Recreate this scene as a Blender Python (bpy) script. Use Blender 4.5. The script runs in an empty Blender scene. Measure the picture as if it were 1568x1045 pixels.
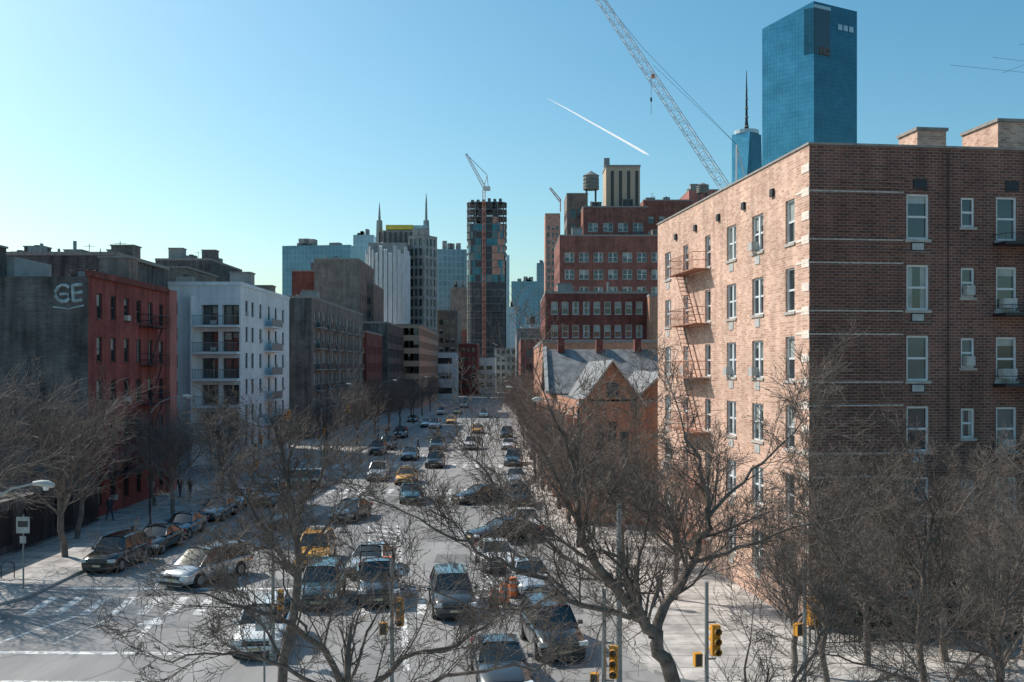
import bpy, math, random, bisect
import numpy as np
from mathutils import Vector, Matrix
R=random.Random(7)
F=1524.0; H=11.0
def W(u,v,d): return Vector(((u-784)/F*d, d, H+(562-v)/F*d))
def X(u,d): return (u-784)/F*d
def Z(v,d): return H+(562-v)/F*d
scene=bpy.context.scene
# ------------------------------------------------ materials
M={}
def _base(name):
    m=bpy.data.materials.new(name); m.use_nodes=True; M[name]=m
    nt=m.node_tree; return m,nt,nt.nodes['Principled BSDF']
def rgb(c): return (c[0],c[1],c[2],1)
def plain(name,c,rough=.8,metal=0,var=.25,scale=3.0,spec=.5,coat=0):
    m,nt,b=_base(name)
    b.inputs['Roughness'].default_value=rough; b.inputs['Metallic'].default_value=metal
    b.inputs['Specular IOR Level'].default_value=spec
    b.inputs['Coat Weight'].default_value=coat
    if var>0:
        tc=nt.nodes.new('ShaderNodeTexCoord')
        n=nt.nodes.new('ShaderNodeTexNoise'); n.inputs['Scale'].default_value=scale; n.inputs['Detail'].default_value=5
        nt.links.new(tc.outputs['Object'],n.inputs['Vector'])
        r=nt.nodes.new('ShaderNodeValToRGB')
        r.color_ramp.elements[0].position=.3; r.color_ramp.elements[1].position=.7
        r.color_ramp.elements[0].color=rgb([x*(1-var) for x in c]); r.color_ramp.elements[1].color=rgb([min(1,x*(1+var)) for x in c])
        nt.links.new(n.outputs['Fac'],r.inputs['Fac']); nt.links.new(r.outputs['Color'],b.inputs['Base Color'])
    else: b.inputs['Base Color'].default_value=rgb(c)
    return m
def brick(name,c1,c2,mortar,bw=.22,bh=.075,ms=.012,rough=.9,off=.5,var=.25,vscale=.35,spec=.3,streak=True):
    m,nt,b=_base(name); b.inputs['Roughness'].default_value=rough; b.inputs['Specular IOR Level'].default_value=spec
    uv=nt.nodes.new('ShaderNodeTexCoord')
    t=nt.nodes.new('ShaderNodeTexBrick'); t.offset=off
    t.inputs['Color1'].default_value=rgb(c1); t.inputs['Color2'].default_value=rgb(c2); t.inputs['Mortar'].default_value=rgb(mortar)
    t.inputs['Scale'].default_value=1; t.inputs['Mortar Size'].default_value=ms
    t.inputs['Brick Width'].default_value=bw; t.inputs['Row Height'].default_value=bh
    nt.links.new(uv.outputs['UV'],t.inputs['Vector'])
    n=nt.nodes.new('ShaderNodeTexNoise'); n.inputs['Scale'].default_value=vscale; n.inputs['Detail'].default_value=8; n.inputs['Roughness'].default_value=.65
    nt.links.new(uv.outputs['UV'],n.inputs['Vector'])
    mp=nt.nodes.new('ShaderNodeMapping'); mp.inputs['Scale'].default_value=(1.6,.14,1); nt.links.new(uv.outputs['UV'],mp.inputs['Vector'])
    n2=nt.nodes.new('ShaderNodeTexNoise'); n2.inputs['Scale'].default_value=1.0; n2.inputs['Detail'].default_value=4; nt.links.new(mp.outputs[0],n2.inputs['Vector'])
    av=nt.nodes.new('ShaderNodeMath'); av.operation='MULTIPLY_ADD'; av.inputs[1].default_value=.45 if streak else 0; 
    nt.links.new(n2.outputs['Fac'],av.inputs[0])
    sc=nt.nodes.new('ShaderNodeMath'); sc.operation='MULTIPLY'; sc.inputs[1].default_value=.55 if streak else 1; nt.links.new(n.outputs['Fac'],sc.inputs[0]); nt.links.new(sc.outputs[0],av.inputs[2])
    mr=nt.nodes.new('ShaderNodeMapRange'); mr.inputs[1].default_value=.38; mr.inputs[2].default_value=.62
    mr.inputs[3].default_value=1-var; mr.inputs[4].default_value=1+var
    nt.links.new(av.outputs[0],mr.inputs[0])
    mx=nt.nodes.new('ShaderNodeVectorMath'); mx.operation='SCALE'
    nt.links.new(t.outputs['Color'],mx.inputs[0]); nt.links.new(mr.outputs[0],mx.inputs['Scale'])
    nt.links.new(mx.outputs[0],b.inputs['Base Color'])
    return m
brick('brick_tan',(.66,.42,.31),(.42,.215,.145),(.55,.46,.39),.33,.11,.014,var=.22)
brick('brick_dark',(.19,.085,.062),(.10,.047,.037),(.26,.19,.16),.33,.12,.014,var=.3)  # brick for the shaded faces: the missing sun is put into the colour
brick('brick_church',(.52,.24,.145),(.36,.14,.085),(.36,.28,.22),.3,.1,.012)
brick('brick_red',(.27,.065,.055),(.2,.046,.04),(.2,.09,.08),.3,.1,.012,var=.4)
brick('brick_pink',(.42,.17,.145),(.36,.14,.115),(.3,.14,.12),.3,.1,.01)
brick('brick_maroon',(.22,.065,.05),(.14,.042,.035),(.17,.08,.07),.5,.2,.02,var=.35)
brick('brick_loft',(.30,.105,.082),(.19,.07,.055),(.2,.12,.1),.6,.25,.03,var=.3)
brick('brick_brown',(.25,.20,.175),(.17,.14,.12),(.2,.17,.15),.4,.15,.02,var=.35)
brick('dark_grey_wall',(.115,.105,.10),(.08,.073,.072),(.12,.12,.12),.4,.15,.015,var=.55)  # dark grey brick, strongly varied in tone
brick('white_stucco',(.68,.72,.73),(.65,.69,.70),(.58,.62,.63),1.2,.6,.01,var=.14,vscale=.2)
plain('grey_conc',(.3,.3,.29),.9,var=.25,scale=.5)
plain('slab_dark',(.13,.145,.155),.8,var=.4,scale=.4)
plain('band_stone',(.46,.40,.36),.85,var=.3,scale=6)
plain('quoin',(.70,.61,.53),.85,var=.2,scale=6)
plain('frame_white',(.62,.64,.64),.5,var=.08)
plain('frame_dark',(.05,.05,.05),.5,var=.05)
plain('sill',(.38,.35,.32),.8)
plain('coping',(.26,.24,.22),.8)
plain('dark_metal',(.035,.035,.04),.5,.5,var=.1)
plain('rust_metal',(.36,.17,.11),.7,.1,var=.3)
plain('grey_metal',(.24,.26,.26),.5,.5,var=.15)
plain('ac_unit',(.42,.42,.4),.6,var=.2)
plain('roof_tar',(.09,.09,.09),.9)
plain('patch_tar',(.15,.15,.15),.9)
plain('slate',(.17,.175,.18),.75,var=.4,scale=1.5)
plain('trim_pale',(.42,.42,.4),.7)
plain('tank_wood',(.2,.2,.18),.9)
plain('tan_panel',(.46,.35,.26),.85,var=.15)
plain('kerb',(.38,.37,.35),.85)
brick('sidewalk',(.46,.43,.40),(.37,.35,.33),(.17,.17,.16),1.5,1.5,.03,off=0,var=.3,vscale=.8,streak=False)
plain('bark',(.135,.108,.09),.9,var=.45,scale=6)
plain('bark_far',(.17,.14,.12),.9,var=.4,scale=3)
plain('leaf_dark',(.035,.05,.025),.7,var=.4,scale=2)
plain('signal_yellow',(.6,.27,.025),.55,var=.15)
plain('lens_dark',(.03,.03,.03),.3,var=0)
plain('cone_orange',(.7,.17,.04),.6,var=.15)
plain('yellow_net',(.62,.5,.08),.7)
plain('orange_net',(.45,.24,.18),.8,var=.3,scale=.5)
plain('tyre',(.02,.02,.02),.8,var=0)
plain('rim',(.35,.35,.36),.35,.7,var=0)
plain('plastic',(.03,.03,.032),.5,var=0)
plain('lamp_clear',(.7,.72,.72),.1,.2,var=0)
plain('lamp_red',(.4,.02,.015),.2,var=0)
plain('plate',(.6,.5,.3),.5,var=0)
plain('car_glass',(.02,.028,.03),.05,0,var=0,spec=1.0)
for n,c,me in [('black',(.015,.016,.018),.2),('dkgrey',(.06,.065,.07),.4),('silver',(.5,.52,.53),.35),('champ',(.42,.42,.38),.4),('blue',(.06,.15,.21),.3),
             ('teal',(.03,.085,.105),.2),('white',(.74,.75,.74),0),('taxi',(.82,.38,.015),0),('maroon',(.14,.02,.02),.2)]:
    plain('car_'+n,c,.25,me,var=.06,scale=2,coat=.9)
plain('skin',(.45,.28,.2),.6,var=0); plain('hair',(.03,.02,.015),.7,var=0)
plain('jacket_dark',(.03,.035,.05),.8,var=.1); plain('jacket_red',(.3,.05,.04),.8,var=.1); plain('trousers',(.04,.05,.08),.8,var=.1)
plain('crane_white',(.55,.57,.58),.6,var=.05); plain('crane_red',(.42,.15,.1),.6,var=.1)
plain('bed_dark',(.06,.065,.07),.8,var=.4,scale=3)
m,nt,b=_base('contrail_ice'); nt.nodes.remove(b); tl=nt.nodes.new('ShaderNodeBsdfTranslucent'); tl.inputs['Color'].default_value=(.95,.95,.95,1)
df=nt.nodes.new('ShaderNodeBsdfDiffuse'); ms_=nt.nodes.new('ShaderNodeMixShader'); ms_.inputs[0].default_value=.2
nt.links.new(tl.outputs[0],ms_.inputs[1]); nt.links.new(df.outputs[0],ms_.inputs[2]); nt.links.new(ms_.outputs[0],nt.nodes['Material Output'].inputs['Surface'])
m,nt,b=_base('paint_white'); b.inputs['Roughness'].default_value=.75
tc=nt.nodes.new('ShaderNodeTexCoord'); n=nt.nodes.new('ShaderNodeTexNoise'); n.inputs['Scale'].default_value=2.5; n.inputs['Detail'].default_value=9; n.inputs['Roughness'].default_value=.75
nt.links.new(tc.outputs['Object'],n.inputs['Vector']); r=nt.nodes.new('ShaderNodeValToRGB'); r.color_ramp.elements[0].position=.42; r.color_ramp.elements[0].color=(.24,.24,.235,1); r.color_ramp.elements[1].position=.56; r.color_ramp.elements[1].color=(.8,.8,.78,1)
nt.links.new(n.outputs['Fac'],r.inputs['Fac']); nt.links.new(r.outputs['Color'],b.inputs['Base Color'])
plain('graffiti_paint',(.34,.42,.44),.7,var=.4)
m,nt,b=_base('asphalt'); b.inputs['Roughness'].default_value=.75
tc=nt.nodes.new('ShaderNodeTexCoord')
n1=nt.nodes.new('ShaderNodeTexNoise'); n1.inputs['Scale'].default_value=.12; n1.inputs['Detail'].default_value=10; n1.inputs['Roughness'].default_value=.7
mp=nt.nodes.new('ShaderNodeMapping'); mp.inputs['Scale'].default_value=(3,.5,1)
nt.links.new(tc.outputs['Object'],mp.inputs['Vector']); nt.links.new(mp.outputs[0],n1.inputs['Vector'])
r=nt.nodes.new('ShaderNodeValToRGB'); r.color_ramp.elements[0].position=.3; r.color_ramp.elements[0].color=(.165,.163,.16,1)
r.color_ramp.elements[1].position=.7; r.color_ramp.elements[1].color=(.32,.31,.30,1)
nt.links.new(n1.outputs['Fac'],r.inputs['Fac'])
vo=nt.nodes.new('ShaderNodeTexVoronoi'); vo.feature='DISTANCE_TO_EDGE'; vo.inputs['Scale'].default_value=.16
n3=nt.nodes.new('ShaderNodeTexNoise'); n3.inputs['Scale'].default_value=.8
ad=nt.nodes.new('ShaderNodeMixRGB'); ad.inputs[0].default_value=.12
nt.links.new(tc.outputs['Object'],ad.inputs[1]); nt.links.new(n3.outputs['Color'],ad.inputs[2]); nt.links.new(tc.outputs['Object'],n3.inputs['Vector'])
nt.links.new(ad.outputs[0],vo.inputs['Vector'])
r2=nt.nodes.new('ShaderNodeValToRGB'); r2.color_ramp.elements[0].color=(.6,.6,.6,1); r2.color_ramp.elements[1].color=(1,1,1,1); r2.color_ramp.elements[1].position=.012
nt.links.new(vo.outputs['Distance'],r2.inputs['Fac'])
mm=nt.nodes.new('ShaderNodeMixRGB'); mm.blend_type='MULTIPLY'; mm.inputs[0].default_value=1
nt.links.new(r.outputs[0],mm.inputs[1]); nt.links.new(r2.outputs[0],mm.inputs[2]); nt.links.new(mm.outputs[0],b.inputs['Base Color'])
def glass(name,c,rough=.08): plain(name,c,rough,0,var=.3,scale=.7,spec=.9)
glass('glass_a',(.02,.03,.035)); glass('glass_b',(.06,.09,.10),.15); plain('glass_blind',(.3,.32,.3),.3,var=.3,spec=.8,scale=1.2)
GL=['glass_a','glass_a','glass_b','glass_blind']
def curtain(name,c1,c2,line,bw,bh,ms,rough=.15,metal=.6,var=.15):
    m=brick(name,c1,c2,line,bw,bh,ms,rough,off=0,var=var,vscale=.05,spec=.8,streak=False)
    m.node_tree.nodes['Principled BSDF'].inputs['Metallic'].default_value=metal
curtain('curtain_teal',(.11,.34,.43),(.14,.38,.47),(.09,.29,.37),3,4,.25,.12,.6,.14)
curtain('curtain_teal_dark',(.025,.115,.155),(.035,.135,.175),(.018,.085,.12),3,4,.25,.15,.45,.14)  # darker teal glass, serves as the painted shaded side of the skyscraper
curtain('curtain_grey',(.15,.24,.28),(.11,.19,.23),(.2,.29,.33),2.5,3.5,.4,.3,.2)  # distant tower glass: haze is painted in as bluish base colour
curtain('curtain_light',(.34,.48,.54),(.26,.40,.46),(.42,.5,.53),2.5,3.5,.5,.3,.2)
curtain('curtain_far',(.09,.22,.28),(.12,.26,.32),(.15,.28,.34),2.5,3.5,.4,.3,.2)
# ------------------------------------------------ mesh builder
class MB:
    def __init__(s): s.v=[];s.f=[];s.m=[];s.u=[]
    def poly(s,pts,mat,uvs=None):
        pts=[Vector(p) for p in pts]; b=len(s.v); s.v+= [tuple(p) for p in pts]
        s.f.append(tuple(range(b,b+len(pts)))); s.m.append(mat)
        if uvs is None:
            n=(pts[1]-pts[0]).cross(pts[2]-pts[0])
            if n.length>1e-9: n.normalize()
            if abs(n.z)>.8: uvs=[(p.x,p.y) for p in pts]
            else:
                t=Vector((-n.y,n.x,0)); 
                if t.length<1e-6: t=Vector((1,0,0))
                t.normalize(); uvs=[(p.dot(t),p.z) for p in pts]
        s.u.append(uvs)
    def obox(s,o,a,b,c,mat,top=None):
        o,a,b,c=map(Vector,(o,a,b,c))
        p=[o,o+a,o+a+b,o+b,o+c,o+a+c,o+a+b+c,o+b+c]
        for q in ((3,2,1,0),(4,5,6,7),(0,1,5,4),(1,2,6,5),(2,3,7,6),(3,0,4,7)):
            s.poly([p[i] for i in q],(top if top and q[0]==4 else mat))
    def box(s,x0,x1,y0,y1,z0,z1,mat,top=None): s.obox((x0,y0,z0),(x1-x0,0,0),(0,y1-y0,0),(0,0,z1-z0),mat,top)
    def prism(s,pts,z0,z1,side,top):
        n=len(pts)
        for i in range(n):
            a=pts[i];b=pts[(i+1)%n]; s.poly([(a[0],a[1],z0),(b[0],b[1],z0),(b[0],b[1],z1),(a[0],a[1],z1)],side)
        s.poly([(p[0],p[1],z1) for p in pts],top)
    def tube(s,pts,rad,sides,mat,cap=True):
        P=np.array([tuple(p) for p in pts],float); n=len(P)
        rad=np.full(n,rad) if not hasattr(rad,'__len__') else np.array(rad,float)
        T=np.empty_like(P); T[1:-1]=P[2:]-P[:-2]; T[0]=P[1]-P[0]; T[-1]=P[-1]-P[-2]
        T/= (np.sqrt((T*T).sum(1))[:,None]+1e-9)
        A=np.empty_like(T)
        if abs(T[0][2])<.9: A[:,0]=T[:,1];A[:,1]=-T[:,0];A[:,2]=0
        else: A[:,0]=0;A[:,1]=T[:,2];A[:,2]=-T[:,1]
        A/=(np.sqrt((A*A).sum(1))[:,None]+1e-9)
        B=np.stack([T[:,1]*A[:,2]-T[:,2]*A[:,1],T[:,2]*A[:,0]-T[:,0]*A[:,2],T[:,0]*A[:,1]-T[:,1]*A[:,0]],1)
        b=len(s.v); an=np.arange(sides)*2*math.pi/sides
        V=P[:,None,:]+rad[:,None,None]*(A[:,None,:]*np.cos(an)[None,:,None]+B[:,None,:]*np.sin(an)[None,:,None])
        s.v.extend(map(tuple,V.reshape(-1,3).tolist()))
        for i in range(n-1):
            for k in range(sides):
                k2=(k+1)%sides; s.f.append((b+i*sides+k,b+i*sides+k2,b+(i+1)*sides+k2,b+(i+1)*sides+k)); s.m.append(mat); s.u.append(None)
        if cap:
            s.f.append(tuple(b+k for k in range(sides))); s.m.append(mat); s.u.append(None)
            s.f.append(tuple(b+(n-1)*sides+k for k in reversed(range(sides)))); s.m.append(mat); s.u.append(None)
    def mesh(s,name,smooth=None,merge=False):
        me=bpy.data.meshes.new(name); me.from_pydata(s.v,[],s.f)
        names=sorted(set(s.m)); idx={n:i for i,n in enumerate(names)}
        for n in names: me.materials.append(M[n])
        me.polygons.foreach_set('material_index',[idx[x] for x in s.m])
        uvl=me.uv_layers.new(name='UVMap'); out=[]
        for f,u in zip(s.f,s.u):
            if u is None: out+= [0.0,0.0]*len(f)
            else:
                for a in u: out+=[a[0],a[1]]
        uvl.data.foreach_set('uv',out)
        if merge:
            import bmesh
            bm=bmesh.new(); bm.from_mesh(me); bmesh.ops.remove_doubles(bm,verts=bm.verts,dist=.001); bmesh.ops.recalc_face_normals(bm,faces=bm.faces); bm.to_mesh(me); bm.free()
        me.update()
        if smooth is not None:
            me.shade_smooth()
            if smooth<180: me.set_sharp_from_angle(angle=math.radians(smooth))
        return me
    def obj(s,name,smooth=None,merge=False,loc=(0,0,0),rz=0):
        o=bpy.data.objects.new(name,s.mesh(name,smooth,merge)); scene.collection.objects.link(o); o.location=loc; o.rotation_euler=(0,0,rz); return o
def link(name,me,loc,rz=0,sc=1):
    o=bpy.data.objects.new(name,me); scene.collection.objects.link(o); o.location=loc; o.rotation_euler=(0,0,rz); o.scale=(sc,sc,sc); return o
# ------------------------------------------------ walls & windows
def wall(mb,p0,p1,z0,z1,wins,mat,detail=0,depth=.18,frame='frame_white',sill='sill',gl=None,rng=R):
    p0=Vector((p0[0],p0[1],0)); p1=Vector((p1[0],p1[1],0)); t=p1-p0; Wd=t.length; t.normalize(); n=Vector((t.y,-t.x,0)); up=Vector((0,0,1))
    P=lambda s_,h,o=0: p0+t*s_+n*o+up*h
    gl=gl or GL
    wins=[w for w in wins if w[0]>0.02 and w[1]<Wd-.02 and w[2]>=z0+.01 and w[3]<z1-.01]
    ss=sorted({0.,round(Wd,4)}|{round(w[0],3) for w in wins}|{round(w[1],3) for w in wins})
    hh=sorted({round(z0,3),round(z1,3)}|{round(w[2],3) for w in wins}|{round(w[3],3) for w in wins})
    hol=set()
    for w in wins:
        a=ss.index(round(w[0],3));b_=ss.index(round(w[1],3));c=hh.index(round(w[2],3));d=hh.index(round(w[3],3))
        for i in range(a,b_):
            for j in range(c,d): hol.add((i,j))
    for i in range(len(ss)-1):
        j=0
        while j<len(hh)-1:
            if (i,j) in hol: j+=1; continue
            k=j
            while k+1<len(hh)-1 and (i,k+1) not in hol: k+=1
            mb.poly([P(ss[i],hh[j]),P(ss[i+1],hh[j]),P(ss[i+1],hh[k+1]),P(ss[i],hh[k+1])],mat,[(ss[i],hh[j]),(ss[i+1],hh[j]),(ss[i+1],hh[k+1]),(ss[i],hh[k+1])])
            j=k+1
    for w in wins:
        a,b_,c,d=w[:4]; kind=w[4] if len(w)>4 else 'dh'; D=-depth
        mb.poly([P(a,c),P(a,c,D),P(a,d,D),P(a,d)],mat); mb.poly([P(b_,c,D),P(b_,c),P(b_,d),P(b_,d,D)],mat)
        mb.poly([P(a,c),P(b_,c),P(b_,c,D),P(a,c,D)],mat); mb.poly([P(a,d,D),P(b_,d,D),P(b_,d),P(a,d)],mat)
        if detail==0:
            g=rng.choice(gl)
            if g=='glass_blind':
                hb=c+(d-c)*rng.uniform(.3,.8)
                mb.poly([P(a,hb,D),P(b_,hb,D),P(b_,d,D),P(a,d,D)],g); mb.poly([P(a,c,D),P(b_,c,D),P(b_,hb,D),P(a,hb,D)],'glass_a')
            else: mb.poly([P(a,c,D),P(b_,c,D),P(b_,d,D),P(a,d,D)],g)
            continue
        nx=2 if kind=='pair' else 1; fw=.085
        def bar(s0,s1,h0,h1,o0=D+.0,o1=D+.09,m=frame): mb.obox(P(s0,h0,o1),t*(s1-s0),n*(o0-o1),up*(h1-h0),m)
        for q in range(nx):
            A=a+(b_-a)*q/nx; B_=a+(b_-a)*(q+1)/nx; mid=(c+d)/2; x=rng.random()
            if x<.4:
                hb=c+(d-c)*rng.choice([.5,.5,.6,.7,.8,.3])
                mb.poly([P(A,hb,D),P(B_,hb,D),P(B_,d,D),P(A,d,D)],'glass_blind'); mb.poly([P(A,c,D),P(B_,c,D),P(B_,hb,D),P(A,hb,D)],'glass_a')
            elif x<.55:
                g0=A+(B_-A)*.32; g1=A+(B_-A)*.68
                mb.poly([P(A,c,D),P(g0,c,D),P(g0,d,D),P(A,d,D)],'glass_blind'); mb.poly([P(g0,c,D),P(g1,c,D),P(g1,d,D),P(g0,d,D)],'glass_a'); mb.poly([P(g1,c,D),P(B_,c,D),P(B_,d,D),P(g1,d,D)],'glass_blind')
            else: mb.poly([P(A,c,D),P(B_,c,D),P(B_,d,D),P(A,d,D)],rng.choice(['glass_a','glass_a','glass_b']))
            bar(A,A+fw,c,d); bar(B_-fw,B_,c,d); bar(A+fw,B_-fw,c,c+fw); bar(A+fw,B_-fw,d-fw,d); bar(A+fw,B_-fw,mid-.045,mid+.045,D,D+.06)
            if rng.random()<.14 and kind!='noac':
                mb.obox(P(A+.12,c+.09,.25),t*min(.62,B_-A-.24),n*-.4,up*.4,'ac_unit')
        mb.obox(P(a-.08,c-.12,.06),t*(b_-a+.16),n*-.05,up*.12,sill)
    return P,t,n,Wd
def grid(width,zlo,floors,fh,cols,ww,wh,marg=None,kind='dh'):
    out=[]; marg=marg if marg is not None else 1.0
    pitch=(width-2*marg)/cols
    for f in range(floors):
        for c in range(cols):
            s=marg+pitch*(c+.5); out.append((s-ww/2,s+ww/2,zlo+f*fh,zlo+f*fh+wh,kind))
    return out
def block(name,x0,x1,y0,y1,z1,mat,front=None,left=None,right=None,detail=0,frame='frame_white',cop='coping',extra=None,frontmat=None,depth=.25,gl=None,rz=0,roofm='roof_tar',z0=0,kind='dh'):
    mb=MB(); cx,cy=(x0+x1)/2,y0
    x0-=cx;x1-=cx;y0-=cy;y1-=cy
    def g(sp,wd): return grid(wd,sp[5],sp[1],sp[2],sp[0],sp[3],sp[4],.6,kind) if sp else []
    wall(mb,(x0,y0),(x1,y0),z0,z1,g(front,x1-x0),frontmat or mat,detail,depth,frame,gl=gl)
    wall(mb,(x1,y0),(x1,y1),z0,z1,g(right,y1-y0),mat,detail,depth,frame,gl=gl)
    wall(mb,(x1,y1),(x0,y1),z0,z1,[],mat)
    wall(mb,(x0,y1),(x0,y0),z0,z1,g(left,y1-y0),mat,detail,depth,frame,gl=gl)
    mb.poly([(x0,y0,z1),(x1,y0,z1),(x1,y1,z1),(x0,y1,z1)],roofm)
    if cop:
        for a in ((x0-.06,x1+.06,y0-.06,y0+.3),(x0-.06,x1+.06,y1-.3,y1+.06),(x0-.06,x0+.3,y0+.3,y1-.3),(x1-.3,x1+.06,y0+.3,y1-.3)):
            mb.box(*a,z1+.003,z1+.35,cop)
    if extra: extra(mb,cx,cy)
    return mb.obj(name,loc=(cx,cy,0),rz=rz)
def lattice(mb,A,B,w0,w1,n,r,mat,mat2=None,step=0):
    A=Vector(A);B=Vector(B); d=(B-A).normalized(); a=d.cross(Vector((0,1,0)))
    if a.length<.1: a=d.cross(Vector((1,0,0)))
    a.normalize(); b=d.cross(a)
    rings=[]
    for i in range(n+1):
        f=i/n; w=w0+(w1-w0)*f; c=A+(B-A)*f; rings.append([c+(a*sx+b*sy)*w/2 for sx,sy in ((1,1),(-1,1),(-1,-1),(1,-1))])
    for i in range(n):
        mt=mat2 if (mat2 and step and (i//step)%2) else mat
        for k in range(4):
            mb.tube([rings[i][k],rings[i+1][k]],r,4,mt,False)
            k2=(k+1)%4
            mb.tube([rings[i][k],rings[i+1][k2]] if i%2 else [rings[i][k2],rings[i+1][k]],r*.6,3,mt,False)
            mb.tube([rings[i][k],rings[i][k2]],r*.6,3,mt,False)
# ================================================= GROUND
g=MB(); g.poly([(-9000,-500,0),(9000,-500,0),(9000,14000,0),(-9000,14000,0)],'asphalt'); g.obj('asphalt_ground')
def pave(name,pts):
    mb=MB(); mb.prism(pts,0,.13,'kerb','sidewalk'); return mb.obj(name)
def arc(cx,cy,r,a0,a1,n=6): return [(cx+r*math.cos(math.radians(a0+(a1-a0)*i/n)),cy+r*math.sin(math.radians(a0+(a1-a0)*i/n))) for i in range(n+1)]
pave('sidewalk',arc(-27,48,4,270,360)+[(-22.9,68),(-22.2,88)]+arc(-25.2,88.5,3,0,90)+[(-90,91.5),(-90,44)])
pave('sidewalk',arc(-24,110,3,270,360)+[(-19.5,135),(-18,190),(-17,335),(-14,700),(-300,700),(-300,107)])
pave('sidewalk',[(300,33),(300,700),(-2,700),(-1,300),(.6,180),(1.3,100),(2.7,70),(4.8,44)]+arc(9,38,4.5,180,270))
pave('sidewalk',[(60,-20),(60,26)]+arc(3,22,4,90,150)+[(-6,14),(-9,8),(-9,-20)])
pave('sidewalk',[(-12.5,-10),(-12.5,24)]+arc(-15.5,24,3,0,90)+[(-60,27),(-60,-10)])
mk=MB()
def stripe(a,b,w,z=.004,mat='paint_white'):
    a=Vector((*a,0));b=Vector((*b,0)); d=(b-a).normalized(); p=Vector((-d.y,d.x,0))*w/2; u=Vector((0,0,z))
    mk.poly([a-p+u,b-p+u,b+p+u,a+p+u],mat)
def lx(x40,y): return x40-(y-40)*.14 if y<80 else x40-40*.14+(y-80)*.02
stripe((-3.8,36),(-7.9,69),.25)
for i in range(9):
    y=54+i*1.7; xx=-3.8-(y-40)*.125-.35; stripe((xx,y),(xx-2.0,y+1.3),.3)
stripe((-7.6,53),(-9.9,69),.15)
for lane in (.4,-8.5,-12.5,-16.5):
    y=50
    while y<85:
        stripe((lx(lane,y),y),(lx(lane,y+3),y+3),.17); y+=8
for lane in (-4,-7.4,-11,-14.5):
    y=122
    while y<400:
        stripe((lane,y),(lane-.05,y+3.5),.15); y+=9
x=-21.5
while x<3.5: 
    stripe((x,44.2),(x-.35,47.6),.42); x+=1.25
stripe((-22,49.4),(2.8,49.2),.4)
x=-20.8
while x<.6: 
    stripe((x,108.6),(x,112.4),.5); x+=1.3
x=-21.2
while x<1: 
    stripe((x,86),(x,89.6),.5); x+=1.3
stripe((-20.2,114),(.7,114),.5)
stripe((-30,38.6),(-9.5,38.1),.35); stripe((-30,35),(-12.8,34.6),.35)
y=28.5
while y<43: 
    stripe((-25.7,y),(-22.0,y+.05),.5); y+=1.2
stripe((-20.6,39.3),(-19.2,43.9),.2); stripe((-18.2,39.5),(-17.6,43.5),.15)
stripe((-15.2,40.5),(-15.4,42.4),.25); mk.poly([(-16.1,42.45,.0042),(-14.8,42.45,.0042),(-15.5,43.9,.0042)],'paint_white')
stripe((-21.8,30),(-9,31.2),.3)
mk.obj('road_markings')
pt=MB()
for i in range(16):
    x=R.uniform(-19,1);y=R.uniform(42,90); a=R.uniform(1,3);b=R.uniform(2,7); z=.0012+.0001*i; pt.poly([(x,y,z),(x+a,y,z),(x+a,y+b,z),(x,y+b,z)],'patch_tar')
for i in range(8):
    x=R.uniform(-18,0);y=R.uniform(38,80); pt.poly([(x+.4*math.cos(k*.6283),y+.4*math.sin(k*.6283),.007) for k in range(10)],'dark_metal')
pt.obj('road_patches')
# ================================================= RIGHT APARTMENT BUILDING
A0=Vector((12.3,41.2,0)); ang=math.radians(6.9)
tx=Vector((math.cos(ang),math.sin(ang),0)); ty=Vector((-math.sin(ang),math.cos(ang),0))
ztop=20.2; FH=2.97; zc=[17.3-FH*i for i in range(6)]
mb=MB(); L1=23.6; L2=20.0
far=A0+ty*L1; up=Vector((0,0,1))
wl=[]
for i,z in enumerate(zc):
    for s,w,h,k in ((2.0,1.0,1.9,'dh'),(5.85,1.45,1.75,'pair'),(9.5,1.4,1.75,'pair'),(13.3,.95,1.75,'dh'),(17.4,1.0,1.7,'dh'),(21.2,1.3,1.7,'pair')):
        c=L1-s; wl.append((c-w/2,c+w/2,z-h/2,z+h/2,k))
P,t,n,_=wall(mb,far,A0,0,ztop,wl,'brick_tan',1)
for i,z in enumerate(zc):
    for zz in (z+1.05,z-.98):
        mb.obox(P(L1-1.35,zz-.05,.025),t*1.35,n*-.03,Vector((0,0,.1)),'quoin')
    for s in (5.85,9.5,17.4,21.2):
        mb.obox(P(L1-s-.3,z-1.45,.03),t*.6,n*-.04,Vector((0,0,.38)),'ac_unit')
for s in (3.9,7.6,11.4,15.4,19.3):
    mb.obox(P(L1-s-.2,ztop-1.5,.12),t*.35,n*-.13,Vector((0,0,.35)),'dark_metal')
z=.3
while z<ztop-.8:
    mb.obox(P(L1-.75,z,.018),t*.75,n*-.02,Vector((0,0,.34)),'quoin'); z+=.99
wf=[]
for i,z in enumerate(zc):
    wf+= [(4.76-.5,4.76+.5,z-.95,z+.95,'dh'),(7.0-.31,7.0+.31,z-.4,z+.85,'dh'),(8.75-.47,8.75+.47,z-.95,z+.9,'dh')]
    wf+= [(12-.5,12+.5,z-.95,z+.9,'dh'),(15-.5,15+.5,z-.95,z+.9,'dh'),(18-.5,18+.5,z-.95,z+.9,'dh')]
P2,t2,n2,_=wall(mb,A0,A0+tx*L2,0,ztop,wf,'brick_dark',1,.15)
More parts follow.
